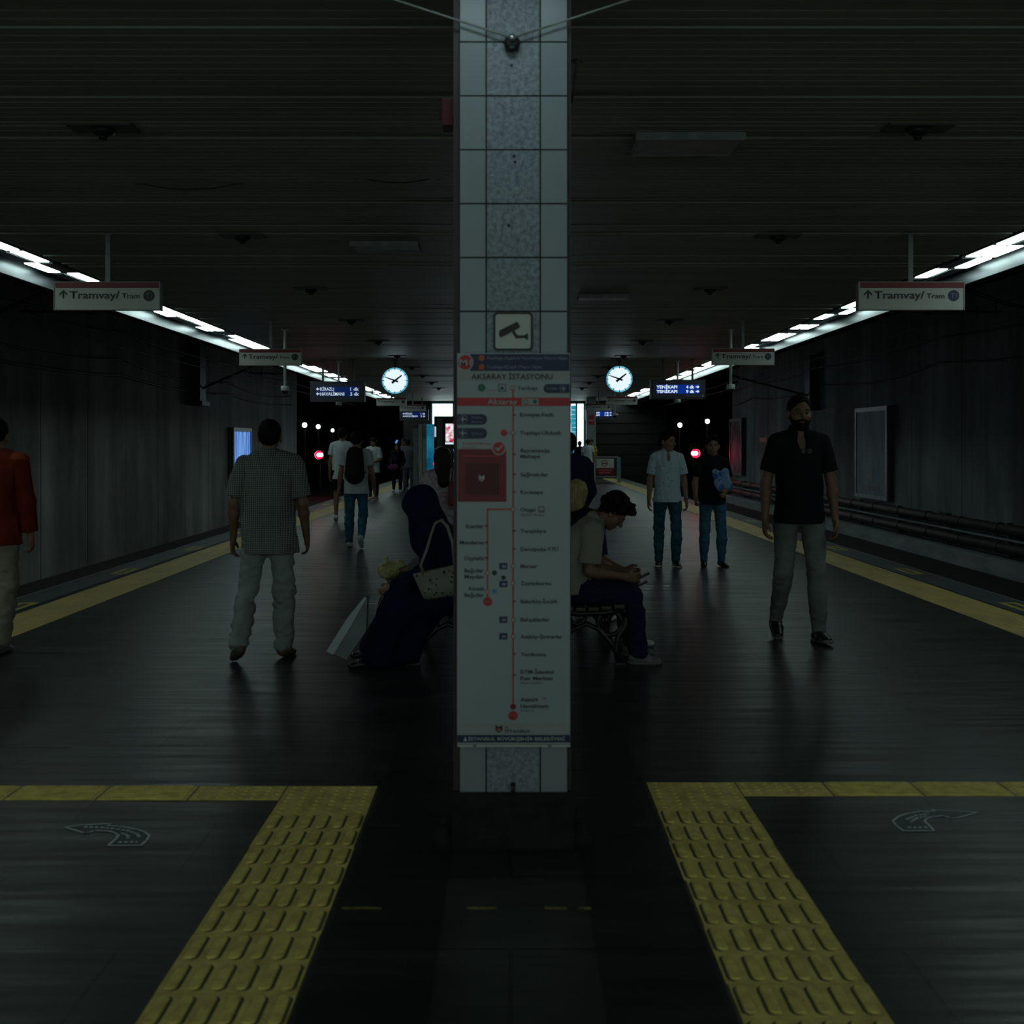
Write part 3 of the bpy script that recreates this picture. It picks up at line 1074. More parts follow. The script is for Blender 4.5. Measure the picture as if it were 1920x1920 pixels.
def guide_path(x0, x1, yend, label):
    r = empty('tactile_guide_path', ((x0 + x1) / 2, yend, 0), 0, label, 'tactile paving', 'yellow guide paths towards the viewer')
    wdt = x1 - x0
    rnd = random.Random(int(x0 * 100) + 500)
    bm_, bb, dm, shade_ = MB(), MB(), MB(), MB()
    yy = 0.0
    i = 0
    while yend + yy > -1.5:
        jx = rnd.uniform(-0.004, 0.004)
        bm_.box(-wdt / 2 + jx, wdt / 2 + jx, yy - 0.398, yy - 0.002, -0.001, 0.004)
        for sub in (0, 1):
            yc = yy - 0.1 - 0.2 * sub
            for b in range(6):
                xc = -wdt / 2 + wdt * (b + 0.5) / 6 + jx
                if i == 0:
                    for d in range(4):
                        dome(dm, xc, yc - 0.075 + 0.05 * d, 0.014, 0.004, 0.008)
                else:
                    xj = xc + rnd.uniform(-0.002, 0.002)
                    rbar(bb, xj, yc, 0.036, 0.165, 0.004, 0.0105)
                    rbar(shade_, xj + (0.006 if x0 < 0 else -0.006), yc - 0.002, 0.044, 0.17, 0.004, 0.0048)  # flat dark rim, shifted to the inner side: the bar's shade put in as colour
        yy -= 0.4
        i += 1
    bm_.build('base_tiles', M['tact'], r)
    bb.build('raised_bars', M['tactbar'], r)
    dm.build('raised_studs', M['tactbar'], r)
    shade_.build('bar_shade_lines', M['tactseam_shade'], r)
    MB().box(-wdt / 2 - 0.006, wdt / 2 + 0.006, yy, 0.004, -0.001, 0.0012).build('glue_edge', M['tactseam_shade'], r)


guide_path(-1.0, -0.6, 5.30, 'yellow ribbed guide path on the floor left of the pillar, running to the viewer')
guide_path(0.62, 1.02, 5.36, 'yellow ribbed guide path on the floor right of the pillar, running to the viewer')


def cross_strip(xs, xe, y0, y1, label):
    s = 1 if xe > xs else -1
    r = empty('tactile_cross_strip', (xs, (y0 + y1) / 2, 0), 0, label, 'tactile paving', 'yellow cross strips towards the platform edges')
    bm_, bb, dm = MB(), MB(), MB()
    x = 0.0
    i = 0
    L = abs(xe - xs)
    h = (y1 - y0)
    while x < L - 0.05:
        x2 = min(x + 0.4, L)
        a, b = sorted((s * (x + 0.002), s * (x2 - 0.006)))
        bm_.box(a, b, -h / 2, h / 2, -0.001, 0.004)
        if i == 0:
            for gx in range(8):
                for gy in range(4):
                    dome(dm, a + 0.025 + gx * 0.05, -h / 2 + 0.025 + gy * 0.05, 0.014, 0.004, 0.008)
        else:
            for gy in range(6):
                bb_y = -h / 2 + h * (gy + 0.5) / 6
                rbar(bb, (a + b) / 2, bb_y, 0.019, (b - a) - 0.03, 0.004, 0.009, 'x')
        x += 0.4
        i += 1
    bm_.build('base_tiles', M['tact'], r)
    bb.build('raised_ribs', M['tactbar'], r)
    dm.build('raised_studs', M['tactbar'], r)


cross_strip(-1.006, -3.96, 5.10, 5.30, 'narrow yellow ribbed strip across the floor, from the left guide path to the left edge')
cross_strip(1.026, 4.08, 5.16, 5.36, 'narrow yellow ribbed strip across the floor, from the right guide path to the right edge')


def studded(name):
    m, nt, b = node_mat(name)
    v = geo_pos(nt)
    f = noise(nt, geo_pos(nt, (3, 1, 1)), 1.5, 4)
    c = ramp(nt, f, [(0.3, (0.5, 0.38, 0.12)), (0.7, (0.78, 0.57, 0.16))])
    vo = N(nt, 'TexVoronoi')
    vo.inputs['Scale'].default_value = 16
    vo.inputs['Randomness'].default_value = 0.0
    nt.links.new(v, vo.inputs['Vector'])
    hgt = ramp(nt, vo.outputs['Distance'], [(0.2, 1.0), (0.36, 0.0)])
    c = mix(nt, hgt, mix(nt, 0.35, c, (0.1, 0.09, 0.03)), c)
    nt.links.new(c, b.inputs['Base Color'])
    b.inputs['Roughness'].default_value = 0.6
    bump(nt, b, hgt, 0.6, 0.006)
    return m


M['stud'] = studded('yellow studded warning tiles')
for (a, b2, side) in ((-4.48, -3.98, 'left'), (4.1, 4.6, 'right')):
    o = MB().box(a, b2, -5, ENDY - 0.2, -0.001, 0.006).build('warning_strip', M['stud'])
    tag(o, f'long yellow studded warning strip along the {side} platform edge', 'tactile paving', 'warning strips along the edges')
M['yline'] = mat('worn yellow paint', (0.42, 0.34, 0.04), 0.6, var=0.4, scale=12)
for s in (-1, 1):
    for i in range(12):
        yy = 11.15 + 3.12 * i
        side = 'left' if s < 0 else 'right'
        x = -4.68 if s < 0 else 4.84
        g = empty('edge_marking', (x, yy, 0), 0, f'small yellow painted bar mark on the {side} platform edge, {ordinal(i + 1)} from the viewer', 'floor marking', f'painted marks on the {side} edge')
        MB().box(-0.09, -0.035, -0.3, 0.3, 0, 0.0015).box(0.035, 0.09, -0.3, 0.3, 0, 0.0015).box(-0.035, 0.035, -0.3, -0.22, 0, 0.0015).box(-0.035, 0.035, 0.22, 0.3, 0, 0.0015).build('paint', M['yline'], g)

rem = MB()
for (x0, x1) in ((640, 715), (876, 930), (1022, 1062), (1084, 1108)):
    Yl = 3.915
    rem.box(PX(x0, Yl), PX(x1, Yl), Yl - 0.008, Yl + 0.01, 0, 0.001)
o = rem.build('paint_remains', mat('faint worn yellow paint', (0.2, 0.16, 0.035), 0.7, var=0.8, scale=40))
tag(o, 'faint broken line of worn yellow paint across the floor before the pillar', 'floor marking')
for (x0, x1, yp, side) in ((688, 750, 1546, 'left'), (1186, 1236, 1544, 'right')):
    Yl = F * CH / (yp - HY)
    g = empty('floor_slot', (PX((x0 + x1) / 2, Yl), Yl, 0), 0, f'small dark slotted plate in the floor {side} of the pillar foot', 'floor plate', 'slotted floor plates')
    hw = (x1 - x0) * Yl / F / 2
    MB().box(-hw, hw, -0.03, 0.03, -0.001, 0.002).build('plate', M['black'], g)

# ---- arrow stickers on the floor
M['stickdark'] = mat('dark floor sticker', (0.03, 0.045, 0.055), 0.5)
M['stickline'] = mat('pale sticker outline', (0.75, 0.85, 0.85), 0.5)


def floor_poly(pts, z0, z1, name, m, parent):
    n = len(pts)
    vs = [(x, y, z) for z in (z1, z0) for x, y in pts]
    fs = [tuple(range(n)), tuple(range(2 * n - 1, n - 1, -1))] + [(k, k + n, (k + 1) % n + n, (k + 1) % n) for k in range(n)]
    return MB().add(vs, fs).build(name, m, parent)


def arrow_sticker(px_pts, ctr, label, lines):
    def g(x, y):
        Yv = F * CH / (y - HY)
        return ((x - CX) * Yv / F, Yv)
    c = g(*ctr)
    r = empty('arrow_sticker', (c[0], c[1], 0), 0, label, 'floor sticker', 'curved arrow stickers on the floor')
    pts = [(g(x, y)[0] - c[0], g(x, y)[1] - c[1]) for x, y in px_pts]
    floor_poly(pts, 0.0, 0.001, 'sticker_field', M['stickdark'], r)
    ol = MB()
    for i in range(len(pts)):
        a, b = Vector(pts[i]), Vector(pts[(i + 1) % len(pts)])
        d = (b - a)
        if d.length < 1e-5:
            continue
        d.normalize()
        nrm = Vector((-d.y, d.x)) * 0.005
        a2, b2 = a - d * 0.004, b + d * 0.004
        ol.add([(a2.x + nrm.x, a2.y + nrm.y, 0.0022), (b2.x + nrm.x, b2.y + nrm.y, 0.0022), (b2.x - nrm.x, b2.y - nrm.y, 0.0022), (a2.x - nrm.x, a2.y - nrm.y, 0.0022)], [(0, 1, 2, 3)])
    ol.build('outline', M['stickline'], r)
    ln = MB()
    for L in lines:
        q2 = [Vector((g(x, y)[0] - c[0], g(x, y)[1] - c[1])) for x, y in L]
        for a, b in zip(q2[:-1], q2[1:]):
            d = (b - a).normalized()
            # small separate strokes, like a line of worn print
            Ltot = (b - a).length
            t = 0.0
            while t < Ltot:
                p0 = a + d * t
                p1 = a + d * min(t + 0.013, Ltot)
                nn = Vector((-d.y, d.x)) * 0.007
                ln.add([(p0.x + nn.x, p0.y + nn.y, 0.002), (p1.x + nn.x, p1.y + nn.y, 0.002), (p1.x - nn.x, p1.y - nn.y, 0.002), (p0.x - nn.x, p0.y - nn.y, 0.002)], [(0, 1, 2, 3)])
                t += 0.022
    ln.build('printed_lines', M['stickline'], r)


LA = [(121, 1552), (150, 1548), (205, 1545), (208, 1544.5), (202, 1549), (222, 1550), (240, 1552.5), (258, 1556), (272, 1561), (280, 1567), (276, 1575), (264, 1586), (202, 1586.5), (217, 1574),
      (222, 1567), (215, 1562), (203, 1559), (178, 1558), (165, 1562), (158, 1562.5), (140, 1557)]
arrow_sticker(LA, (220, 1565), 'white outlined curved arrow sticker on the floor at left, pointing left', [[(158, 1551.5), (190, 1552), (218, 1555)], [(220, 1555), (240, 1558), (258, 1565), (262, 1571)], [(228, 1563), (240, 1567), (240, 1572)], [(222, 1580), (258, 1579)]])
RA = [(1834, 1524), (1790, 1521), (1756, 1520), (1748, 1518.5), (1752, 1522), (1725, 1522), (1700, 1526), (1684, 1532), (1674, 1540), (1680, 1548), (1694, 1559), (1752, 1558.5), (1742, 1548),
      (1734, 1541), (1736, 1536), (1748, 1532), (1770, 1530), (1782, 1535), (1796, 1534)]
arrow_sticker(RA, (1740, 1538), 'white outlined curved arrow sticker on the floor at right, pointing right', [[(1700, 1537), (1716, 1530), (1740, 1526)], [(1708, 1542), (1718, 1535), (1740, 1530)], [(1702, 1552), (1740, 1552)]])

# ================================================================== HANGING SIGNS
def tram_sign(px, Y, label, side, ghost=False):
    x = PX(px, Y)
    r = empty('hanging_sign', (x, Y, 2.79), 0, label, 'sign', 'hanging tram direction signs')
    W, H = 0.97, 0.255
    MB().box(-W / 2, W / 2, -0.03, 0.05, 0, H, 0.004).build('sign_box', M['signwhite'], r)
    MB().box(-W / 2 + 0.008, W / 2, -0.033, -0.03, H - 0.052, H).build('red_band', M['darkred'], r)
    tr = MB().box(-W / 2 - 0.008, -W / 2, -0.035, 0.055, -0.004, H + 0.004).box(W / 2, W / 2 + 0.008, -0.035, 0.055, -0.004, H + 0.004)
    tr.box(-W / 2, W / 2, -0.02, 0.04, H, H + 0.008)
    tr.build('end_frames', M['greyband'], r)
    p = MB()
    p.box(-0.022, 0.022, -0.01, 0.03, H + 0.008, 3.5 - 2.79)
    p.box(-0.06, 0.06, -0.03, 0.05, 3.5 - 2.79 - 0.012, 3.5 - 2.79)
    p.build('hanging_pole', M['grey'], r)
    a = MB()
    ax, az = -W / 2 + 0.082, 0.145
    a.box(ax - 0.008, ax + 0.008, -0.033, -0.0305, az - 0.04, az + 0.03)
    a.poly([(ax, az + 0.042), (ax + 0.037, az + 0.003), (ax + 0.037, az - 0.015), (ax, az + 0.02)], -0.0335, -0.031)
    a.poly([(ax, az + 0.042), (ax, az + 0.02), (ax - 0.037, az - 0.015), (ax - 0.037, az + 0.003)], -0.0335, -0.031)
    a.build('arrow', M['ink'], r)
    text('Tramvay/', -0.345, 0.12, 0.105, 0.176, M['ink'], r, y=-0.034, bold=0.018)
    text('Tram', 0.14, 0.305, 0.108, 0.155, M['ink'], r, y=-0.034, bold=0.01)
    MB().disc((0.39, -0.031, 0.132), 0.052, 28, -0.002, 0).build('line_badge', M['navyprint'] if side > 0 else M['ink'], r)
    text('T1', 0.357, 0.42, 0.106, 0.158, M['dimtext'], r, y=-0.0345)
    return r


tram_sign(202.5, 10.9, 'nearest hanging tram sign at left, white with a red top edge', -1)
tram_sign(507.5, 18.6, 'second hanging tram sign at left, just before the lit departure board', -1)
tram_sign(734, 38.4, 'third hanging tram sign at left, below the left clock', -1)
tram_sign(773.5, 44.8, 'farthest hanging tram sign at left, just above the far departure board', -1)
tram_sign(1707, 10.9, 'nearest hanging tram sign at right, white with a red top edge', 1)
tram_sign(1393, 18.5, 'second hanging tram sign at right, above a hanging camera', 1)
tram_sign(1166, 37.3, 'third hanging tram sign at right, below the right clock', 1)
tram_sign(1122, 44.0, 'farthest hanging tram sign at right, above the far departure board', 1)


def clock(px, py, label):
    Y = 26.8
    r = empty('station_clock', (PX(px, Y), Y, PZ(py, Y)), 0, label, 'clock', 'round lit station clocks')
    R_ = 0.31
    MB().disc((0, 0, 0), R_, 48, -0.05, 0.06).build('case', M['black'], r)
    MB().disc((0, -0.05, 0), R_ * 0.965, 48, -0.004, 0).build('face_edge', M['clockrim'], r)
    MB().disc((0, -0.054, 0), R_ * 0.85, 48, -0.003, 0).build('face', M['clockface'], r)
    t = MB()
    for i in range(12):
        a = 2 * pi * i / 12
        d = Vector((sin(a), cos(a)))
        n = Vector((d.y, -d.x)) * 0.008
        p0, p1 = d * R_ * 0.78, d * R_ * 0.955
        t.poly([(p0.x + n.x, p0.y + n.y), (p1.x + n.x, p1.y + n.y), (p1.x - n.x, p1.y - n.y), (p0.x - n.x, p0.y - n.y)], -0.061, -0.0575)
    t.build('hour_marks', M['handteal'], r)

    def hand(ang, ln, back, w0, w1, y, nm):
        a = radians(ang)
        d = Vector((sin(a), cos(a)))
        n = Vector((d.y, -d.x))
        p0, p1 = d * -back, d * ln
        MB().poly([(p0 + n * w0)[:], (p1 + n * w1)[:], (p1 - n * w1)[:], (p0 - n * w0)[:]], y - 0.003, y).build(nm, M['handteal'], r)
    hand(52, 0.2, 0.09, 0.026, 0.014, -0.063, 'hour_hand')
    hand(290, 0.275, 0.075, 0.022, 0.007, -0.067, 'minute_hand')
    MB().disc((0, -0.069, 0), 0.022, 16, -0.003, 0).build('hub', M['handteal'], r)
    zc = ZC - r.location.z
    s = MB()
    s.tube([(0, 0, R_ - 0.005), (0, 0, zc - 0.06)], 0.022, 10)
    s.tube([(0, 0, zc - 0.07), (0, 0, zc - 0.02), (0, 0, zc)], [0.05, 0.09, 0.09], 12)
    s.box(-0.2, 0.2, -0.03, 0.03, zc - 0.02, zc - 0.002)
    s.build('ceiling_mount', M['darkgrey'], r)


M['handteal'] = mat('dark teal clock hands', (0.004, 0.03, 0.035), 0.6)
clock(741, 714, 'round glowing clock left of the pillar')
clock(1161, 711, 'round glowing clock right of the pillar')


def board(px0, px1, py0, py1, Y, lines, label, side, foot=None, tall=1.0, dim=False):
    x0, x1, z0, z1 = PX(px0, Y), PX(px1, Y), PZ(py1, Y), PZ(py0, Y)
    cx, W, H = (x0 + x1) / 2, x1 - x0, z1 - z0
    r = empty('departure_board', (cx, Y, z0), 0, label, 'display', 'blue lit departure boards')
    MB().box(-W / 2, W / 2, -0.09, 0.09, 0, H, 0.01).build('case', M['boardcase'], r)
    sx0, sx1, sz0, sz1 = -W / 2 + 0.1 * W, W / 2 - 0.1 * W, 0.26 * H, 0.74 * H
    MB().box(sx0, sx1, -0.093, -0.09, sz0, sz1).build('screen', M['ledbluedim'] if dim else M['ledblue'], r)
    fr = MB()
    for s in (-1, 1):
        fr.box(s * W / 2 - 0.008, s * W / 2 + 0.008, -0.095, 0.095, -0.005, H + 0.005)
    fr.box(-W / 2, W / 2, -0.095, 0.095, -0.008, 0.004)
    fr.build('edge_frame', M['darkgrey'], r)
    p = MB()
    zt = ZC - z0
    for s in (-0.28, 0.28):
        p.box(s * W - 0.022, s * W + 0.022, -0.02, 0.02, H, zt - 0.012)
        p.box(s * W - 0.05, s * W + 0.05, -0.04, 0.04, zt - 0.012, zt)
    p.build('hanging_poles', M['darkgrey'], r)
    rowh = (sz1 - sz0) / 2
    lm = M['leddim'] if dim else M['ledwhite']
    for i, (dest, mins) in enumerate(lines):
        zb = sz1 - (i + 1) * rowh + rowh * 0.16
        ztp = zb + rowh * 0.68
        SWd = sx1 - sx0
        ln = MB()
        acx = sx0 + 0.045 * SWd if side < 0 else sx1 - 0.045 * SWd
        acz = (zb + ztp) / 2
        aw, ah = 0.042 * SWd, rowh * 0.36
        d = -1 if side < 0 else 1
        ln.poly([(acx + d * aw, acz), (acx, acz + ah), (acx, acz - ah)], -0.0975, -0.093)
        ln.box(min(acx, acx - d * aw), max(acx, acx - d * aw), -0.0975, -0.093, acz - ah * 0.3, acz + ah * 0.3)
        ln.build('arrow', lm, r)
        if side < 0:
            wds = 0.4 if len(dest) < 8 else 0.64
            text(dest, sx0 + 0.1 * SWd, sx0 + wds * SWd + 0.02, zb, ztp, lm, r, y=-0.096, bold=0.02)
            text(mins, sx0 + 0.8 * SWd, sx1, zb, ztp, lm, r, y=-0.096, bold=0.02)
        else:
            text(dest, sx0, sx0 + 0.485 * SWd, zb, ztp, lm, r, y=-0.096, bold=0.03)
            text(mins, sx0 + 0.69 * SWd, sx0 + 0.88 * SWd, zb, ztp, lm, r, y=-0.096, bold=0.03)
    if foot:
        text(foot, W * 0.16, W * 0.42, 0.1 * H, 0.17 * H, M['dimtext'], r, y=-0.094)
        text('1', W * 0.45, W * 0.47, 0.09 * H, 0.2 * H, M['paletext'], r, y=-0.094)
    return r


M['boardcase'] = mat('dark navy board case', (0.012, 0.016, 0.05), 0.35)
LL = (('KİRAZLI', '1 dk'), ('HAVALİMANI', '5 dk'))
RR = (('YENİKAPI', '4 dk'), ('YENİKAPI', '9 dk'))
board(583.5, 684, 715.5, 753, 27.0, LL, 'blue departure board at left listing two trains, the near one', -1, dim=True)
board(1219.5, 1320.5, 712.5, 747.5, 27.0, RR, 'blue departure board at right listing two trains, the near one', 1, foot='Peron/Platform')
board(750, 803, 768, 788, 50.0, LL, 'small far departure board at left, below the farthest sign', -1, dim=True)
board(1097.5, 1152, 767, 785.5, 50.0, RR, 'small far departure board at right, below the farthest sign', 1)


def dome_cam(px, py, Y, label, pole_top=None, r0=0.07):
    z = PZ(py, Y)
    r = empty('dome_camera', (PX(px, Y), Y, z), 0, label, 'camera', 'hanging security cameras')
    b = MB()
    b.tube([(0, 0, 0.05), (0, 0, 0.045), (0, 0, -0.03), (0, 0, -0.035)], [r0 * 0.6, r0, r0 * 1.05, r0 * 0.9], 18)
    b.build('camera_body', M['white'], r)
    g = MB()
    g.tube([(0, 0, -0.035), (0, 0, -0.06), (0, 0, -0.08), (0, 0, -0.088)], [r0 * 0.8, r0 * 0.72, r0 * 0.45, r0 * 0.1], 16)
    g.build('dark_dome', M['black'], r)
    top = (pole_top if pole_top else ZC) - z
    pl = MB()
    pl.tube([(0, 0, 0.05), (0, 0, top)], 0.026 if not pole_top else 0.03, 10)
    if not pole_top:
        pl.tube([(0, 0, top - 0.02), (0, 0, top)], 0.07, 12)
    pl.build('drop_pole', M['white'], r)


dome_cam(534.5, 729, 20.0, 'white dome camera on a drop pole behind the second left sign')
dome_cam(1370, 726, 20.0, 'white dome camera on a drop pole behind the second right sign')
dome_cam(1152.5, 778, 41.0, 'far dome camera on a drop pole beside the far right board', r0=0.11)
dome_cam(635, 757.5, 27.6, 'small dome camera just under the near left departure board')
dome_cam(1270.5, 752.5, 27.6, 'small dome camera just under the near right departure board')

# ================================================================== WALL PANELS
def wall_ad(x, y0, y1, z0, z1, face, label, depth=0.16, lit=False):
    s = -1 if x > 0 else 1        # faces the platform
    r = empty('wall_poster_case', (x, (y0 + y1) / 2, z0), 0, label, 'advert case', None)
    hy, H = (y1 - y0) / 2, z1 - z0
    b = MB()
    b.box(min(0, s * depth), max(0, s * depth), -hy, hy, 0, H, 0.01)
    b.build('case', M['darkgrey'], r)
    a = s * depth
    MB().box(min(a, a + s * 0.006), max(a, a + s * 0.006), -hy + 0.12, hy - 0.12, 0.12, H - 0.12).build('poster', face, r)
    f = MB()
    for (ya, yb, za, zb) in ((-hy, hy, 0, 0.1), (-hy, hy, H - 0.1, H), (-hy, -hy + 0.1, 0.1, H - 0.1), (hy - 0.1, hy, 0.1, H - 0.1)):
        f.box(min(a, a + s * 0.03), max(a, a + s * 0.03), ya, yb, za, zb)
    f.build('frame', M['grey'], r)
    return r


def poster_mat(name, a, b2, strength=0, sc=2.0, stretch=(1, 1, 1), warm=None):
    m, nt, b = node_mat(name)
    v = coords(nt, stretch, 'Object')
    f = noise(nt, v, sc, 4, 0.6)
    c = ramp(nt, f, [(0.38, a), (0.6, b2)])
    if warm:
        f2 = noise(nt, v, sc * 0.8, 1)
        c = mix(nt, ramp(nt, f2, [(0.55, 0.0), (0.62, 1.0)]), c, warm)
    nt.links.new(c, b.inputs['Base Color'])
    if strength:
        nt.links.new(c, b.inputs['Emission Color'])
        b.inputs['Emission Strength'].default_value = strength
    b.inputs['Roughness'].default_value = 0.6
    return m


M['adblue'] = poster_mat('lit blue striped poster', (0.02, 0.09, 0.5), (0.2, 0.42, 0.85), 0.8, 1.6, (1, 6, 0.5))
M['adpale'] = poster_mat('dull pale blue poster', (0.13, 0.2, 0.27), (0.24, 0.33, 0.38), 0, 1.4, (1, 2, 0.6))
M['adfar'] = poster_mat('dull poster with dark figure', (0.02, 0.03, 0.05), (0.2, 0.24, 0.28), 0, 1.1, (1, 1, 0.7), (0.1, 0.025, 0.025))
wall_ad(WL, 35.9, 38.4, 0.2, 2.05, M['adblue'], 'brightly lit blue poster case on the left tunnel wall', lit=True)
r = wall_ad(WR, 29.2, 31.9, 0.12, 2.5, M['adpale'], 'unlit pale blue poster case on the right tunnel wall, the near one')
ins = MB()
for (ya, yb, za, zb) in ((-0.7, 0.7, 0.2, 0.34),):
    for i in range(7):
        ins.box(-0.17, -0.166, ya + i * 0.2, ya + i * 0.2 + 0.14, za, zb)
ins.tube([(-0.168, -0.2, 0.42), (-0.168, -0.2, 0.8)], 0.004, 6)
ins.build('poster_caption_blocks', M['navyprint'], r)
fg = MB()
fg.tube([(-0.17, 0.1, 0.45), (-0.17, 0.1, 0.62), (-0.17, 0.1, 0.78), (-0.17, 0.1, 0.85)], [0.03, 0.03, 0.02, 0.01], 10)
fgm = MB()
for k in range(3):
    z = 0.5 + 0.12 * k
    fgm.add([(-0.168, 0.1 - 0.25 + 0.05 * k, z), (-0.168, 0.1 + 0.25 - 0.05 * k, z), (-0.168, 0.1 + 0.2 - 0.05 * k, z + 0.11), (-0.168, 0.1 - 0.2 + 0.05 * k, z + 0.11)], [(0, 1, 2, 3)])
fgm.build('poster_motif', M['inkgrey'], r)
wall_ad(WR, 47.6, 50.2, 0.25, 2.6, M['adfar'], 'far unlit poster case on the right tunnel wall with a dark picture')
o = place(MB().box(WR - 0.02, WR, 43.6, 44.9, 1.62, 1.78).build('wall_plate', M['palered']), (WR, 44.2, 1.7))
tag(o, 'small faded reddish plate on the right tunnel wall past the walking man', 'sign')
rb = empty('rusty_bracket', (9.36, 25.3, -0.55), 0, 'small rusty triangular bracket on a stem above the wall pipes', 'bracket')
MB().add([(0, -0.32, 0.6), (0, 0.3, 0.62), (0, -0.32, 0.15), (0.03, -0.32, 0.6), (0.03, 0.3, 0.62), (0.03, -0.32, 0.15)], [(0, 1, 2), (5, 4, 3), (0, 3, 4, 1), (1, 4, 5, 2), (2, 5, 3, 0)]).build('plate', mat('rust', (0.1, 0.045, 0.02), 0.8), rb)
MB().tube([(0.015, -0.15, -0.07), (0.015, -0.15, 0.3)], 0.02, 8).build('stem', M['grey'], rb)

# pipes along the right wall on brackets
M['pipe'] = mat('dirty brown pipe', (0.055, 0.05, 0.046), 0.6, var=0.3, scale=2)
for z, nm in ((-0.06, 'upper'), (-0.42, 'lower')):
    x = 9.33
    r = empty('wall_pipe', (x, 8, z), 0, f'{nm} of two thick dark pipes along the right tunnel wall', 'pipe', 'pipes on the right wall')
    MB().tube([(0, 0, 0), (0, 42, 0)], 0.1, 14).build('pipe', M['pipe'], r)
    yy = 1.0
    rn = random.Random(5)
    while yy < 41:
        MB().tube([(0, yy, 0), (0, yy + 0.07, 0)], 0.118, 14).build('joint_collar', M['black'], r)
        yy += 1.9
    b = MB()
    yy = 1.5
    while yy < 41:
        b.box(-0.04, 0.2, yy, yy + 0.05, -0.16, -0.11)
        b.box(-0.06, 0.06, yy, yy + 0.05, 0.09, 0.13)
        yy += 3.1
    b.build('brackets', M['darkgrey'], r)
o = place(MB().box(9.3, WR - 0.004, 8, 50, -0.27, -0.24).build('cable_tray', M['parapet']), (9.42, 29, -0.27))
tag(o, 'pale narrow ledge tray between the two wall pipes at right', 'cable tray')

# cables sagging along the walls
M['cable'] = mat('black cable', (0.014, 0.014, 0.015), 0.6)


def sag(x, z, sagz, y0, y1, span, r, label, grp):
    pts = []
    y = y0
    while y <= y1 + 1e-6:
        t = ((y - y0) % span) / span
        pts.append((x, y, z - sagz * 4 * t * (1 - t)))
        y += span / 8
    o = MB().tube(pts, r, 6).build('wall_cable', M['cable'])
    tag(o, label, 'cable', grp)


sag(WL + 0.06, 3.06, 0.12, 6, 47, 10, 0.028, 'lower black cable sagging along the left tunnel wall', 'cables on the left wall')
sag(WL + 0.06, 3.42, 0.2, 6, 47, 10, 0.02, 'upper black cable sagging along the left tunnel wall', 'cables on the left wall')
sag(WL + 0.06, 4.0, 0.15, 6, 47, 10, 0.016, 'topmost thin cable on the left tunnel wall', 'cables on the left wall')
sag(WR - 0.06, 3.35, 0.2, 6, 50, 10, 0.02, 'lower black cable sagging along the right tunnel wall', 'cables on the right wall')
sag(WR - 0.06, 3.9, 0.15, 6, 50, 10, 0.016, 'upper thin cable on the right tunnel wall', 'cables on the right wall')
for s in (-1, 1):
    side = 'left' if s < 0 else 'right'
    for z, nm in ((3.22, 'contact'), (3.52, 'carrier')):
        pts = []
        for i in range(0, 49):
            yy = 5 + i * 2
            t = ((yy - 17) % 15) / 15
            pts.append((s * 6.75, yy, z - (0.1 * 4 * t * (1 - t) if nm == 'carrier' else 0)))
        o = MB().tube(pts, 0.012, 5).build('overhead_wire', M['cable'])
        tag(o, f'{nm} wire of the overhead line above the {side} track', 'wire', 'overhead line wires')


def cantilever(s, Y, box, label):
    wx = WL if s < 0 else WR
    r = empty('overhead_line_bracket', (wx, Y, 3.0), 0, label, 'bracket', 'overhead line brackets')
    i = -s   # inwards

    def b(x0, x1, y0, y1, z0, z1, m=None):
        return min(i * x0, i * x1), max(i * x0, i * x1), y0, y1, z0, z1
    m1 = MB().box(*b(0.004, 0.32, -0.3, 0.3, -0.35, 1.3))
    m1.build('wall_stanchion', M['black'], r)
    MB().box(*b(0.02, 0.4, -0.4, 0.4, -0.42, -0.3)).build('stanchion_foot', M['black'], r)
    d = abs(wx) - 6.75
    MB().tube([(i * 0.3, 0, 0.05), (i * (d - 0.3), 0, 0.62), (i * (d + 0.3), 0, 0.85)], 0.03, 8).build('diagonal_arm', M['black'], r)
    MB().tube([(i * (d - 0.35), 0, 0.47), (i * (d + 0.75), 0, 0.44)], 0.022, 8).build('registration_tube', M['black'], r)
    st = MB()
    for t in (d - 0.28, d, d + 0.7):
        st.tube([(i * t, 0, 0.36), (i * t, 0, 0.55)], 0.012, 6)
    st.build('dropper_clamps', M['black'], r)


cantilever(-1, 17.0, 0, 'overhead line bracket on the left wall, beside the nearest tram sign')
cantilever(-1, 31.8, 0, 'overhead line bracket on the left wall with a dark post, the farther one')
cantilever(1, 17.0, 0, 'overhead line bracket on the right wall, beside the nearest tram sign')
cantilever(1, 36.5, 0, 'overhead line bracket on the right wall above the walking man')


# tunnel lamps and signals
def tunnel_lamp(px, py, Y, label, s=1.0):
    z = PZ(py, Y)
    r = empty('tunnel_lamp', (PX(px, Y), Y, TRK), 0, label, 'lamp', 'white lamps in the tunnel mouths')
    zz = z - TRK
    MB().tube([(0, 0.05, 0), (0, 0.05, zz + 0.05)], 0.035, 8).build('post', M['darkgrey'], r)
    MB().box(-0.11 * s, 0.11 * s, -0.06, 0.08, zz - 0.13 * s, zz + 0.13 * s, 0.03).build('lamp_head', M['darkgrey'], r)
    MB().tube([(0, -0.06, zz), (0, -0.08, zz), (0, -0.1, zz)], [0.115 * s, 0.11 * s, 0.06 * s], 16).build('lamp_glass', M['tunnelwhite'], r)


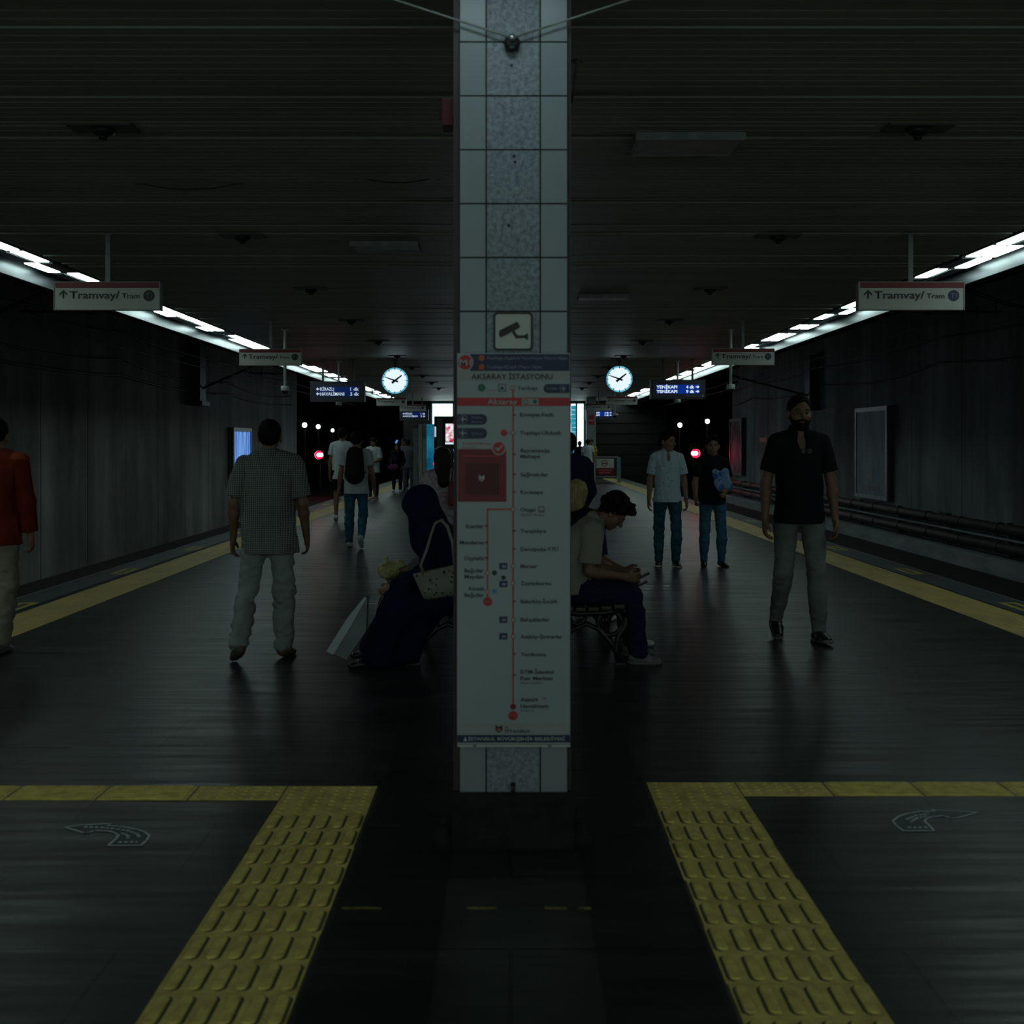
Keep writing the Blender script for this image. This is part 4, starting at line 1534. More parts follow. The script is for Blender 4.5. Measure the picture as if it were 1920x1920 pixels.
tunnel_lamp(571.5, 797, 56, 'first small white lamp in the dark left tunnel, the leftmost')
tunnel_lamp(597, 800, 62, 'second small white lamp in the dark left tunnel, in the middle')
tunnel_lamp(624, 807, 72, 'third small white lamp in the dark left tunnel, just left of the walkers', 0.9)
tunnel_lamp(1274.5, 797, 60, 'small white lamp in the dark right tunnel above the white polo man')
tunnel_lamp(1326, 790, 60, 'small white lamp in the dark right tunnel, the rightmost')


def signal(px, py, Y, label):
    z = PZ(py, Y)
    r = empty('rail_signal', (PX(px, Y), Y, TRK), 0, label, 'signal', 'red track signals')
    zz = z - TRK
    MB().tube([(0, 0.1, 0), (0, 0.1, zz + 0.4)], 0.05, 8).build('post', M['darkgrey'], r)
    MB().box(-0.24, 0.24, 0.0, 0.14, zz - 0.3, zz + 0.5, 0.02).build('signal_head', M['black'], r)
    MB().tube([(-0.05, 0, zz), (-0.05, -0.015, zz)], 0.1, 20).build('left_lens', M['signalcore'], r)
    MB().tube([(0.07, 0, zz), (0.07, -0.012, zz)], 0.1, 20).build('right_lens', M['signalcore'], r)
    MB().tube([(0.01, 0, zz), (0.01, -0.3, zz)], 0.215, 24, caps=False).build('added_hood', M['black'], r)  # tube added to keep the red light from spreading sideways
    MB().tube([(0.01, 0, zz), (0.01, -0.006, zz)], 0.2, 24).build('lens_glow_disc', M['signalred'], r)  # emissive disc imitating the red halo around the lenses


M['signalred'].node_tree.nodes['Principled BSDF'].inputs['Emission Strength'].default_value = 1.2
signal(599.5, 853, 58, 'glowing red signal in the dark left tunnel')
signal(1302, 850, 55, 'glowing red signal in the dark right tunnel between the two walkers')

# ================================================================== FAR END FURNITURE
M['palecol'] = mat('pale grey column paint', (0.3, 0.32, 0.32), 0.6)
o = empty('far_column', (PX(1108.5, 49), 49, 0), 0, 'pale grey column at the far end right of the bright opening', 'column')
MB().box(-0.2, 0.2, 0, 0.4, 0, ZC - 0.003).build('shaft', M['palecol'], o)
MB().box(-0.1, 0.12, -0.02, 0, 2.35, 2.75).build('red_notice_plate', M['redprint'], o)
MB().box(-0.08, 0.1, -0.026, -0.02, 2.5, 2.56).build('notice_line', M['mapwhite'], o)

mbd = empty('standing_notice_board', (PX(1137, 47), 47, 0), 0, 'low standing notice board, white above and red below, at the far right end', 'notice board')
Wd = 0.48
fr = MB()
fr.box(-Wd, -Wd + 0.06, -0.05, 0.05, 0, 1.05).box(Wd - 0.06, Wd, -0.05, 0.05, 0, 1.05).box(-Wd + 0.06, Wd - 0.06, -0.05, 0.05, 0.99, 1.05).box(-Wd + 0.06, Wd - 0.06, -0.05, 0.05, 0.2, 0.26)
fr.build('frame', M['grey'], mbd)
MB().box(-Wd + 0.06, Wd - 0.06, -0.02, 0.03, 0.26, 0.99).build('back_panel', M['black'], mbd)
MB().box(-Wd + 0.08, 0.3, -0.03, -0.02, 0.55, 0.95).build('white_panel', M['signwhite'], mbd)
MB().box(-Wd + 0.1, 0.29, -0.033, -0.02, 0.29, 0.58).build('red_panel', M['darkred'], mbd)
MB().disc((-0.08, -0.03, 0.76), 0.13, 24, -0.004, 0).build('round_badge', M['inkgrey'], mbd)
MB().disc((-0.08, -0.034, 0.76), 0.1, 24, -0.003, 0).build('round_badge_field', M['signwhite'], mbd)
MB().box(-0.17, 0.01, -0.042, -0.037, 0.735, 0.785).build('badge_bar', M['darkred'], mbd)
ln = MB()
ln.box(-0.34, 0.22, -0.037, -0.033, 0.47, 0.51).box(-0.3, 0.16, -0.037, -0.033, 0.37, 0.41)
ln.build('notice_lines', M['palered'], mbd)
bo = empty('marker_post', (PX(1161.5, 47), 47, 0), 0, 'slim pale post with a small bright top right of the notice board', 'post')
MB().box(-0.05, 0.05, -0.04, 0.04, 0, 1.0, 0.01).build('post', M['grey'], bo)
MB().box(-0.045, 0.045, -0.05, -0.04, 0.3, 0.96).build('pale_face', M['blueprint'], bo)

# kiosks at left
def kiosk_box(name, px0, px1, pytop, Y, depth, m, label, cat, parts=()):
    x0, x1, zt = PX(px0, Y), PX(px1, Y), PZ(pytop, Y)
    r = empty(name, ((x0 + x1) / 2, Y, 0), 0, label, cat)
    W = x1 - x0
    MB().box(-W / 2, W / 2, 0, depth, 0, zt, 0.01).build('body', m, r)
    return r, W, zt


M['adteal'] = poster_mat('teal sea picture', (0.0, 0.09, 0.2), (0.02, 0.28, 0.42), 0.55, 1.2, (1, 1, 1.2))
M['screenpic'] = poster_mat('lit snack picture', (0.5, 0.02, 0.08), (0.9, 0.9, 0.95), 1.0, 9)
k1_, W, zt = kiosk_box('grey_cabinet', 773.5, 785, 797, 33.5, 0.5, M['darkgrey'], 'tall dark grey cabinet at the left end of the kiosk row', 'cabinet')
MB().box(-W / 2 + 0.02, W / 2 - 0.02, -0.01, 0, 0.1, zt - 0.1).build('front_panel', M['greyband'], k1_).data.materials[0] = M['grey']
k2_, W, zt = kiosk_box('poster_pylon', 789, 813, 795, 31.5, 0.35, M['signwhite'], 'white poster pylon with a teal sea picture beside the vending machine', 'advert stand')
MB().box(-W / 2 + 0.16, W / 2, -0.02, 0, 0.25, zt - 0.01).build('sea_picture', M['adteal'], k2_)
pl = MB()
pl.box(-W / 2 - 0.05, -W / 2 + 0.04, -0.05, 0.35, 0, zt).box(-W / 2 + 0.06, -W / 2 + 0.13, -0.05, 0.0, 0, zt)
pl.build('side_posts', M['signwhite'], k2_)
vt = MB()
for i in range(7):
    vt.box(-W / 2 + 0.065, -W / 2 + 0.12, -0.055, -0.05, zt - 0.1 - i * 0.05, zt - 0.07 - i * 0.05)
vt.build('vent_slots', M['inkgrey'], k2_)
k3_, W, zt = kiosk_box('vending_machine', 814, 866, 780.5, 28.5, 0.8, M['black'], 'black vending machine with lit pictures just left of the pillar', 'vending machine')
MB().box(-W / 2 + 0.07, -W / 2 + 0.2, -0.02, 0, 0.1, zt - 0.05).build('grey_side_panel', M['inkgrey'], k3_)
MB().box(-W / 2 + 0.28, W / 2 - 0.04, -0.015, 0, zt - 0.62, zt - 0.18).build('lit_picture', M['screenpic'], k3_)
MB().box(-W / 2 + 0.27, W / 2 - 0.04, -0.018, 0, zt - 0.68, zt - 0.635).build('lit_caption_bar', M['ledwhite'], k3_)
sw = MB()
for i in range(3):
    a0 = i * 0.12
    sw.tube([(-W / 2 + 0.35 + a0, -0.012, zt - 0.8), (-W / 2 + 0.4 + a0, -0.012, zt - 0.95), (-W / 2 + 0.36 + a0, -0.012, zt - 1.1)], 0.012, 6)
M['ledcyan'] = emit('cyan lit graphic', (0.1, 0.35, 0.9), 0.7)
sw.build('lit_swirl_graphic', M['ledcyan'], k3_)
MB().tube([(-W / 2 + 0.02, -0.02, zt - 1.15), (-W / 2 + 0.02, -0.03, zt - 1.15)], 0.045, 12).build('red_indicator', emit('red indicator', (1, 0.02, 0.05), 1.0), k3_)
MB().box(-W / 2 + 0.01, -W / 2 + 0.05, -0.02, 0, zt - 0.5, zt - 0.25).build('lit_corner_strip', M['leddim'], k3_)

# ================================================================== BENCHES
M['iron'] = mat('black cast iron', (0.014, 0.015, 0.017), 0.35)
M['bwood'] = mat('dark bench timber', (0.05, 0.035, 0.03), 0.45, var=0.4, scale=6, stretch=(8, 0.6, 8))


def arc(c, r, a0, a1, n=10):
    return [(c[0] + r * cos(radians(a0 + (a1 - a0) * i / n)), c[1] + r * sin(radians(a0 + (a1 - a0) * i / n))) for i in range(n + 1)]


def bench(xb, s, y0, y1, label):
    """xb: x of the back foot line, s: direction the sitter faces"""
    r = empty('park_bench', (xb, y0, 0), 0, label, 'bench', 'benches back to back behind the pillar')
    n = 3
    for i in range(n):
        yy = (y1 - y0) * i / (n - 1)
        f = MB()

        def T(pts, rad):
            f.tube([(s * a, yy, b) for a, b in pts], rad, 8)
        # front leg: scroll that curls down to the floor
        T([(0.47, 0.41), (0.52, 0.36), (0.51, 0.27), (0.46, 0.2), (0.44, 0.1), (0.47, 0.015)], [0.022, 0.026, 0.026, 0.024, 0.022, 0.028])
        T(arc((0.40, 0.29), 0.085, 0, 360, 18), 0.017)
        T([(0.40, 0.29), (0.37, 0.31), (0.385, 0.33)], 0.018)
        # rear leg
        T([(0.10, 0.38), (0.12, 0.28), (0.06, 0.15), (0.0, 0.05), (-0.03, 0.015)], [0.022, 0.026, 0.024, 0.022, 0.028])
        # arched brace between the legs
        T([(0.06, 0.12), (0.13, 0.24), (0.24, 0.285), (0.33, 0.24), (0.42, 0.14), (0.45, 0.06)], 0.018)
        T(arc((0.17, 0.335), 0.055, 0, 360, 14), 0.014)
        # seat rail and back rail
        T([(0.5, 0.385), (0.35, 0.362), (0.18, 0.355), (0.08, 0.37), (0.03, 0.5), (-0.03, 0.66), (-0.08, 0.82)], [0.024, 0.024, 0.024, 0.026, 0.024, 0.022, 0.02])
        f.box(min(s * 0.43, s * 0.51), max(s * 0.43, s * 0.51), yy - 0.03, yy + 0.03, 0, 0.015)
        f.box(min(s * -0.07, s * 0.01), max(s * -0.07, s * 0.01), yy - 0.03, yy + 0.03, 0, 0.015)
        f.build('cast_iron_frame', M['iron'], r)
    sl = [(0.46, 0.4), (0.37, 0.39), (0.28, 0.382), (0.19, 0.38), (0.10, 0.385)]
    for a, b in sl:
        MB().box(min(s * (a - 0.036), s * (a + 0.036)), max(s * (a - 0.036), s * (a + 0.036)), -0.08, y1 - y0 + 0.08, b, b + 0.028, 0.006).build('seat_slat', M['bwood'], r)
    for a, b in ((0.035, 0.55), (0.0, 0.65), (-0.035, 0.75)):
        MB().box(min(s * (a), s * (a + 0.026)), max(s * a, s * (a + 0.026)), -0.08, y1 - y0 + 0.08, b - 0.035, b + 0.035, 0.006).build('back_slat', M['bwood'], r)


bench(0.30, 1, 8.25, 9.95, 'bench behind the pillar on the right, where the man in the cream polo sits')
bench(-0.20, -1, 8.25, 9.95, 'bench behind the pillar on the left, where the woman in the long dress sits')

# ================================================================== FIGURES
_lat = np.random.RandomState(5).rand(24, 24, 24).astype(np.float32) * 2 - 1


def vnoise(p, sc):
    q = p * np.asarray(sc, np.float32) + 100.0
    i = np.floor(q).astype(np.int32)
    f = q - i
    f = f * f * (3 - 2 * f)
    out = np.zeros(len(p), np.float32)
    for dx in (0, 1):
        wx = f[:, 0] if dx else 1 - f[:, 0]
        for dy in (0, 1):
            wy = f[:, 1] if dy else 1 - f[:, 1]
            for dz in (0, 1):
                wz = f[:, 2] if dz else 1 - f[:, 2]
                out += wx * wy * wz * _lat[(i[:, 0] + dx) % 24, (i[:, 1] + dy) % 24, (i[:, 2] + dz) % 24]
    return out


def v3(*a):
    return np.array(a, np.float32)


def nrm(a):
    a = np.asarray(a, np.float32)
    return a / (np.linalg.norm(a) + 1e-9)


class Sdf:
    """soft union of round cones and ellipsoids, turned into one smooth mesh"""

    def __init__(s):
        s.ops = []
        s.cuts = []
        s.noise = []

    def rc(s, a, b, ra, rb, k=0.02, flat=None):
        """round cone; flat=(axis, ratio<1) squashes it along axis"""
        a, b = np.asarray(a, np.float32), np.asarray(b, np.float32)
        R = max(ra, rb)
        ba = b - a
        L = float(ba @ ba) + 1e-9

        def f(p):
            q = p - a
            t = np.clip(q @ ba / L, 0, 1)
            q = q - t[..., None] * ba
            if flat is not None:
                n, ratio = flat
                c = q @ n
                q = q + (c * (1 / ratio - 1))[..., None] * n
            d = np.sqrt((q * q).sum(-1)) - (ra + (rb - ra) * t)
            return d * (1 if flat is None else min(1, flat[1] * 1.25))
        s.ops.append((f, np.minimum(a, b) - R, np.maximum(a, b) + R, k, 'u'))
        return s

    def el(s, c, r, k=0.02, rot=None, op='u'):
        c, r = np.asarray(c, np.float32), np.asarray(r, np.float32)
        R = float(max(r))

        def f(p):
            q = p - c
            if rot is not None:
                q = q @ rot
            k0 = np.sqrt(((q / r) ** 2).sum(-1))
            k1 = np.sqrt(((q / (r * r)) ** 2).sum(-1)) + 1e-6
            return k0 * (k0 - 1) / k1
        s.ops.append((f, c - R, c + R, k, op))
        return s

    def cut(s, point, normal):
        """remove everything on the side the normal points to"""
        s.cuts.append((np.asarray(point, np.float32), nrm(normal)))
        return s

    def wr(s, amp, sc):
        s.noise.append((amp, sc))
        return s

    def mesh(s, h):
        lo = np.min([o[1] for o in s.ops if o[4] == 'u'], 0) - 0.03
        hi = np.max([o[2] for o in s.ops if o[4] == 'u'], 0) + 0.03
        n = np.ceil((hi - lo) / h).astype(int) + 2
        Fd = np.full(n, 1.0, np.float32)
        ax = [(lo[i] + h * np.arange(n[i])).astype(np.float32) for i in range(3)]
        for f, l, u, k, op in s.ops:
            m = k + 0.03 + h
            i0 = np.clip(((l - m - lo) / h).astype(int), 0, n)
            i1 = np.clip(((u + m - lo) / h).astype(int) + 2, 0, n)
            if (i1 <= i0).any():
                continue
            P = np.stack(np.meshgrid(ax[0][i0[0]:i1[0]], ax[1][i0[1]:i1[1]], ax[2][i0[2]:i1[2]], indexing='ij'), -1)
            d = f(P)
            sl = (slice(i0[0], i1[0]), slice(i0[1], i1[1]), slice(i0[2], i1[2]))
            g = Fd[sl]
            if op == 'u':
                hh = np.maximum(k - np.abs(g - d), 0) / k
                Fd[sl] = np.minimum(g, d) - hh * hh * k * 0.25
            else:
                hh = np.maximum(k - np.abs(g + d), 0) / k
                Fd[sl] = np.maximum(g, -d) + hh * hh * k * 0.25
        if s.noise or s.cuts:
            idx = np.nonzero(np.abs(Fd) < 0.06) if s.noise else None
            if s.noise:
                P = np.stack([ax[i][idx[i]] for i in range(3)], -1)
                for amp, sc in s.noise:
                    Fd[idx] += amp * vnoise(P, sc)
            for pt, nn in s.cuts:
                d = ((ax[0] - pt[0]) * nn[0])[:, None, None] + ((ax[1] - pt[1]) * nn[1])[None, :, None] + ((ax[2] - pt[2]) * nn[2])[None, None, :]
                Fd = np.maximum(Fd, d)
        Fd[0], Fd[-1], Fd[:, 0], Fd[:, -1], Fd[:, :, 0], Fd[:, :, -1] = 1, 1, 1, 1, 1, 1
        return surfnet(Fd, lo, h)


def surfnet(Fd, lo, h):
    ins = Fd < 0
    n = np.array(Fd.shape)
    c = np.zeros(tuple(n - 1), np.int8)
    for dx in (0, 1):
        for dy in (0, 1):
            for dz in (0, 1):
                c += ins[dx:n[0] - 1 + dx, dy:n[1] - 1 + dy, dz:n[2] - 1 + dz]
    act = np.argwhere((c > 0) & (c < 8))
    vid = np.full(tuple(n - 1), -1, np.int32)
    vid[act[:, 0], act[:, 1], act[:, 2]] = np.arange(len(act))
    cor = np.array([(x, y, z) for x in (0, 1) for y in (0, 1) for z in (0, 1)])
    val = np.stack([Fd[act[:, 0] + a, act[:, 1] + b, act[:, 2] + e] for a, b, e in cor], 1)
    acc = np.zeros((len(act), 3), np.float32)
    cnt = np.zeros(len(act), np.float32)
    for i in range(8):
        for j in range(i + 1, 8):
            if np.abs(cor[i] - cor[j]).sum() == 1:
                a, b = val[:, i], val[:, j]
                m = (a < 0) != (b < 0)
                t = np.where(m, a / np.where(m, a - b, 1), 0)
                p = cor[i] + t[:, None] * (cor[j] - cor[i])
                acc += p * m[:, None]
                cnt += m
    verts = (act + acc / cnt[:, None]) * h + lo
    quads = []
    for axis in range(3):
        o1, o2 = [(1, 2), (2, 0), (0, 1)][axis]
        sl0 = [slice(None)] * 3
        sl1 = [slice(None)] * 3
        sl0[axis] = slice(0, -1)
        sl1[axis] = slice(1, None)
        A, B = ins[tuple(sl0)], ins[tuple(sl1)]
        e = np.argwhere(A != B)
        e = e[(e[:, o1] > 0) & (e[:, o2] > 0) & (e[:, o1] < n[o1] - 1) & (e[:, o2] < n[o2] - 1)]
        fl = A[e[:, 0], e[:, 1], e[:, 2]]

        def g(d1, d2):
            q = e.copy()
            q[:, o1] -= d1
            q[:, o2] -= d2
            return vid[q[:, 0], q[:, 1], q[:, 2]]
        Q = np.stack([g(1, 1), g(0, 1), g(0, 0), g(1, 0)], 1)
        Q = np.where(fl[:, None], Q, Q[:, ::-1])
        quads.append(Q)
    return verts.astype(np.float32), np.concatenate(quads)


def sdf_obj(sd, h, name, m, parent):
    v, q = sd.mesh(h)
    me = bpy.data.meshes.new(name)
    me.vertices.add(len(v))
    me.vertices.foreach_set('co', v.ravel())
    me.loops.add(len(q) * 4)
    me.loops.foreach_set('vertex_index', q.ravel().astype(np.int32))
    me.polygons.add(len(q))
    me.polygons.foreach_set('loop_start', np.arange(0, len(q) * 4, 4, dtype=np.int32))
    me.polygons.foreach_set('loop_total', np.full(len(q), 4, np.int32))
    me.polygons.foreach_set('use_smooth', np.ones(len(q), bool))
    me.update(calc_edges=True)
    me.validate()
    me.materials.append(m)
    o = bpy.data.objects.new(name, me)
    COL.objects.link(o)
    if parent is not None:
        o.parent = parent
    return o


def rot_x(a):
    c, s = cos(a), sin(a)
    return np.array([[1, 0, 0], [0, c, -s], [0, s, c]], np.float32)


def rot_y(a):
    c, s = cos(a), sin(a)
    return np.array([[c, 0, s], [0, 1, 0], [-s, 0, c]], np.float32)


def rot_z(a):
    c, s = cos(a), sin(a)
    return np.array([[c, -s, 0], [s, c, 0], [0, 0, 1]], np.float32)


def dirv(pitch, ab, side):
    """hanging limb direction: pitch swings forward, ab swings outwards (degrees)"""
    p, a = radians(pitch), radians(ab)
    return v3(side * sin(a), sin(p) * cos(a), -cos(p) * cos(a))


STAND = dict(l1=0, l2=2, neck=8, yaw=0, nod=0, tilt=0, legs=[(2, 2, -2, 1), (2, 2, -2, 1)], arms=[(0, 9, 10, 4), (0, 9, 10, 4)], curl=0.5, toes=[8, 8], lift=[0, 0])


def level_feet(H, pose, build):
    """bend the knee of the lower leg until both soles reach the floor"""
    pose = dict(STAND, **pose)
    for _ in range(30):
        b = Body(H, pose, build)
        d = b.lows[0] - b.lows[1]
        if abs(d) < 0.004:
            break
        i = 0 if d < 0 else 1
        L = [tuple(x) for x in pose['legs']]
        L[i] = (L[i][0] + 0.4, L[i][1], L[i][2] - 1.2, L[i][3])
        pose['legs'] = L
    return pose


class Body:
    """joint positions in local metres; the figure faces +Y, its right side is +X"""

    def __init__(s, H, pose, build=1.0, seat=None, hs=1.05):
        po = dict(STAND)
        po.update(pose)
        s.po = po
        k = H / 1.76
        s.k = k
        s.b = build
        s.hk = k * hs
        P = v3(0, 0, 0)
        u1 = rot_x(-radians(po['l1'])) @ v3(0, 0, 1)
        u2 = rot_x(-radians(po['l2'])) @ v3(0, 0, 1)
        s.u1, s.u2 = u1, u2
        s.f2 = rot_x(-radians(po['l2'])) @ v3(0, 1, 0)
        s.P = P
        s.W = P + u1 * 0.2 * k
        s.Cc = s.W + u2 * 0.17 * k
        s.Sc = s.W + u2 * 0.30 * k
        s.Nb = s.W + u2 * 0.345 * k
        sh = po.get('shrug', 0)
        s.S = [s.Sc + v3(-1, 0, 0) * 0.168 * k * build - u2 * 0.022 * k, s.Sc + v3(1, 0, 0) * 0.168 * k * build - u2 * 0.022 * k]
        nk = rot_x(-radians(po['neck'])) @ v3(0, 0, 1)
        s.nk = nk
        s.Hc = s.Nb + nk * 0.145 * k          # skull centre
        s.R = rot_z(-radians(po['yaw'])) @ rot_x(-radians(po['nod'])) @ rot_y(radians(po['tilt']))
        s.E, s.Wr, s.fd = [], [], []
        s.hip, s.K, s.A, s.sd = [], [], [], []
        for i, side in enumerate((-1, 1)):
            up, ab, fo, ab2 = po['arms'][i]
            d1, d2 = dirv(up, ab, side), dirv(fo, ab2, side)
            e = s.S[i] + d1 * 0.298 * k
            s.E.append(e)
            s.Wr.append(e + d2 * 0.262 * k)
            s.fd.append(d2)
            tp, ta, sp_, sa = po['legs'][i]
            hp = P + v3(side * 0.088 * k, 0, -0.02 * k)
            kn = hp + dirv(tp, ta, side) * 0.43 * k
            an = kn + dirv(sp_, sa, side) * 0.41 * k
            s.hip.append(hp)
            s.K.append(kn)
            s.A.append(an)
            s.sd.append(dirv(sp_, sa, side))
        # feet frames
        s.ff, s.fdn = [], []
        lows = []
        for i, side in enumerate((-1, 1)):
            toe = radians(po['toes'][i])
            li = radians(po['lift'][i])            # heel raised (+) or toe raised (-)
            f = rot_z(-side * toe) @ rot_x(-li) @ v3(0, 1, 0)
            d = rot_z(-side * toe) @ rot_x(-li) @ v3(0, 0, -1)
            s.ff.append(f)
            s.fdn.append(d)
            heel = s.A[i] + d * 0.085 * k - f * 0.05 * k
            toe_ = s.A[i] + d * 0.085 * k + f * 0.17 * k
            lows.append(min(heel[2], toe_[2]))
        dz = -min(lows)
        s.lows = lows
        sh = v3(0, 0, dz)
        for nme in ('P', 'W', 'Cc', 'Sc', 'Nb', 'Hc'):
            setattr(s, nme, getattr(s, nme) + sh)
        for nme in ('S', 'E', 'Wr', 'hip', 'K', 'A'):
            setattr(s, nme, [q2 + sh for q2 in getattr(s, nme)])

    def head(s, p):
        return s.Hc + s.R @ (np.asarray(p, np.float32) * s.hk)

    # ---- skin
    def skin(s, hand=True, woman=False):
        k, b = s.k, s.b
        d = Sdf()
        X = v3(1, 0, 0)
        d.el(s.P + s.u1 * 0.02 * k, (0.155 * k * b, 0.11 * k, 0.12 * k), 0.05)
        d.el(s.W, (0.135 * k * b, 0.1 * k, 0.14 * k), 0.05)
        Rt = rot_x(-radians(s.po['l2']))
        d.el(s.Cc, (0.158 * k * b, 0.108 * k, 0.17 * k), 0.05, Rt)
        d.rc(s.S[0] + X * 0.02 * k, s.S[1] - X * 0.02 * k, 0.05 * k, 0.05 * k, 0.04)
        nb = s.Nb
        for i in (0, 1):
            d.rc(nb + s.nk * 0.015 * k, s.S[i], 0.042 * k, 0.042 * k, 0.03)
        d.rc(nb - s.nk * 0.03 * k, s.Hc - s.nk * 0.03 * k + s.R @ v3(0, -0.012, 0), 0.058 * k, 0.054 * k, 0.025)
        H = s.head
        R = s.R
        d.el(H((0, -0.012, 0.035)), v3(0.076, 0.097, 0.086) * s.hk, 0.012, R)
        d.el(H((0, 0.018, -0.032)), v3(0.061, 0.07, 0.075) * s.hk, 0.02, R)
        d.el(H((0, 0.05, -0.085)), v3(0.034, 0.03, 0.026) * s.hk, 0.02, R)
        d.rc(H((-0.032, 0.074, 0.021)), H((0.032, 0.074, 0.021)), 0.013 * s.hk, 0.013 * s.hk, 0.012)
        for sx in (-1, 1):
            d.el(H((sx * 0.03, 0.094, -0.001)), v3(0.015, 0.012, 0.011) * s.hk, 0.01, R, 's')
            d.el(H((sx * 0.042, 0.052, -0.03)), v3(0.022, 0.024, 0.022) * s.hk, 0.02, R)
            d.el(H((sx * 0.077, -0.008, -0.012)), v3(0.01, 0.018, 0.033) * s.hk, 0.008, R)
        d.rc(H((0, 0.083, 0.008)), H((0, 0.104, -0.028)), 0.0095 * s.hk, 0.0135 * s.hk, 0.01)
        d.rc(H((-0.018, 0.079, -0.062)), H((0.018, 0.079, -0.062)), 0.009 * s.hk, 0.009 * s.hk, 0.008)
        for i, side in enumerate((-1, 1)):
            d.rc(s.S[i], s.E[i], 0.05 * k, 0.039 * k, 0.02)
            mid = s.E[i] + s.fd[i] * 0.07 * k
            d.rc(s.E[i], mid, 0.038 * k, 0.04 * k, 0.02)
            d.rc(mid, s.Wr[i], 0.039 * k, 0.026 * k, 0.02)
            s.handsdf(d, i, side, hand)
            d.rc(s.hip[i], s.K[i], 0.082 * k, 0.053 * k, 0.04)
            calf = s.K[i] + (s.A[i] - s.K[i]) * 0.3
            d.rc(s.K[i], calf, 0.05 * k, 0.054 * k, 0.02)
            d.rc(calf, s.A[i], 0.052 * k, 0.034 * k, 0.02)
            f, dn = s.ff[i], s.fdn[i]
            d.rc(s.A[i] + dn * 0.035 * k - f * 0.03 * k, s.A[i] + dn * 0.058 * k + f * 0.11 * k, 0.028 * k, 0.018 * k, 0.01)
        return d

    def handframe(s, i, side):
        d = nrm(s.fd[i])
        hb = s.po.get('handdir', [None, None])[i]
        if hb is not None:
            d = nrm(v3(*hb))
        ref = v3(0, 1, 0) if abs(d[1]) < 0.75 else v3(0, 0, 1)
        wv = nrm(ref - d * (ref @ d))
        nn = np.cross(d, wv) * 1.0
        if nn[0] * side > 0:
            nn = -nn
        return d, wv, nn.astype(np.float32)

    def handsdf(s, d_, i, side, fine):
        k = s.k
        d, wv, nn = s.handframe(i, side)
        W = s.Wr[i]
        d_.rc(W, W + d * 0.03 * k, 0.026 * k, 0.03 * k, 0.015, (nn, 0.7))
        for t in (-0.022, 0.0, 0.022):
            d_.rc(W + d * 0.035 * k + wv * t * k * 0.8, W + d * 0.085 * k + wv * t * k, 0.02 * k, 0.016 * k, 0.014, (nn, 0.75))
        curl = s.po['curl']
        if not isinstance(curl, (int, float)):
            curl = curl[i]
        for j, t in enumerate((0.03, 0.0105, -0.0095, -0.028)):
            L = (0.07, 0.078, 0.073, 0.056)[j] * k
            p = W + d * 0.09 * k + wv * t * k
            a = curl * (0.7 + 0.12 * j)
            q = p
            ang = a * 0.6
            for sgm in range(3):
                dd = d * cos(ang) + nn * sin(ang)
                q2 = q + dd * L * (0.45, 0.32, 0.25)[sgm]
                r0 = (0.0098, 0.0088, 0.0078, 0.0068)
                d_.rc(q, q2, r0[sgm] * k, r0[sgm + 1] * k, 0.004)
                q = q2
                ang += a * 0.9
        p = W + d * 0.028 * k + wv * 0.026 * k
        t1 = nrm(d * 0.75 + wv * 0.6 + nn * 0.35)
        t2 = nrm(d * 0.93 + wv * 0.15 + nn * 0.4)
        p1 = p + t1 * 0.045 * k
        d_.rc(p, p1, 0.0155 * k, 0.0115 * k, 0.01)
        d_.rc(p1, p1 + t2 * 0.032 * k, 0.011 * k, 0.0085 * k, 0.004)

    # ---- clothes
    def top(s, sleeve=0.62, loose=0.012, hem=0.12, neck=0.05, wr=0.006, flare=0.0, fore=0.0, straight=True, vneck=False):
        k, b = s.k, s.b
        d = Sdf()
        o = loose
        X, Y = v3(1, 0, 0), v3(0, 1, 0)
        Rt = rot_x(-radians(s.po['l2']))
        d.el(s.Cc, (0.162 * k * b + o, 0.112 * k + o, 0.18 * k + o), 0.05, Rt)
        d.rc(s.S[0] + X * 0.02 * k, s.S[1] - X * 0.02 * k, 0.05 * k + o, 0.05 * k + o, 0.045)
        for i in (0, 1):
            d.rc(s.Nb, s.S[i], 0.042 * k + o * 0.5, 0.045 * k + o * 0.8, 0.03)
        if straight:
            bot = s.P - s.u1 * (hem + 0.06) * k
            n = nrm(rot_x(-radians(s.po['l1'])) @ Y)
            d.rc(s.Cc - s.u2 * 0.05 * k, s.W, (0.155 * b + 0.0) * k + o, (0.15 * b) * k + o, 0.04, (nrm(Rt @ Y), 0.7))
            d.rc(s.W, bot, (0.15 * b) * k + o, (0.174 * max(b, 1.0)) * k + o + flare, 0.04, (n, 0.74))
            d.cut(s.P - s.u1 * hem * k, -s.u1)
        else:
            d.el(s.W, (0.14 * k * b + o, 0.105 * k + o, 0.16 * k + o), 0.05)
            d.el(s.P + s.u1 * 0.03 * k, (0.158 * k * b + o, 0.115 * k + o, 0.12 * k + o), 0.05)
            d.cut(s.P - s.u1 * hem * k, -s.u1)
        d.el(s.Nb + s.nk * 0.05 * k + s.f2 * 0.02, v3(0.058, 0.062, neck) * k, 0.012, None, 's')
        if vneck:
            d.el(s.Nb + s.f2 * 0.105 * k - s.u2 * 0.035 * k, v3(0.03, 0.06, 0.085) * k, 0.01, None, 's')
        body = d
        body.wr(wr * 1.4, (9, 9, 5)).wr(wr * 0.8, (24, 24, 13))
        # sleeves as separate solids so that the hem cut does not touch them
        sl = []
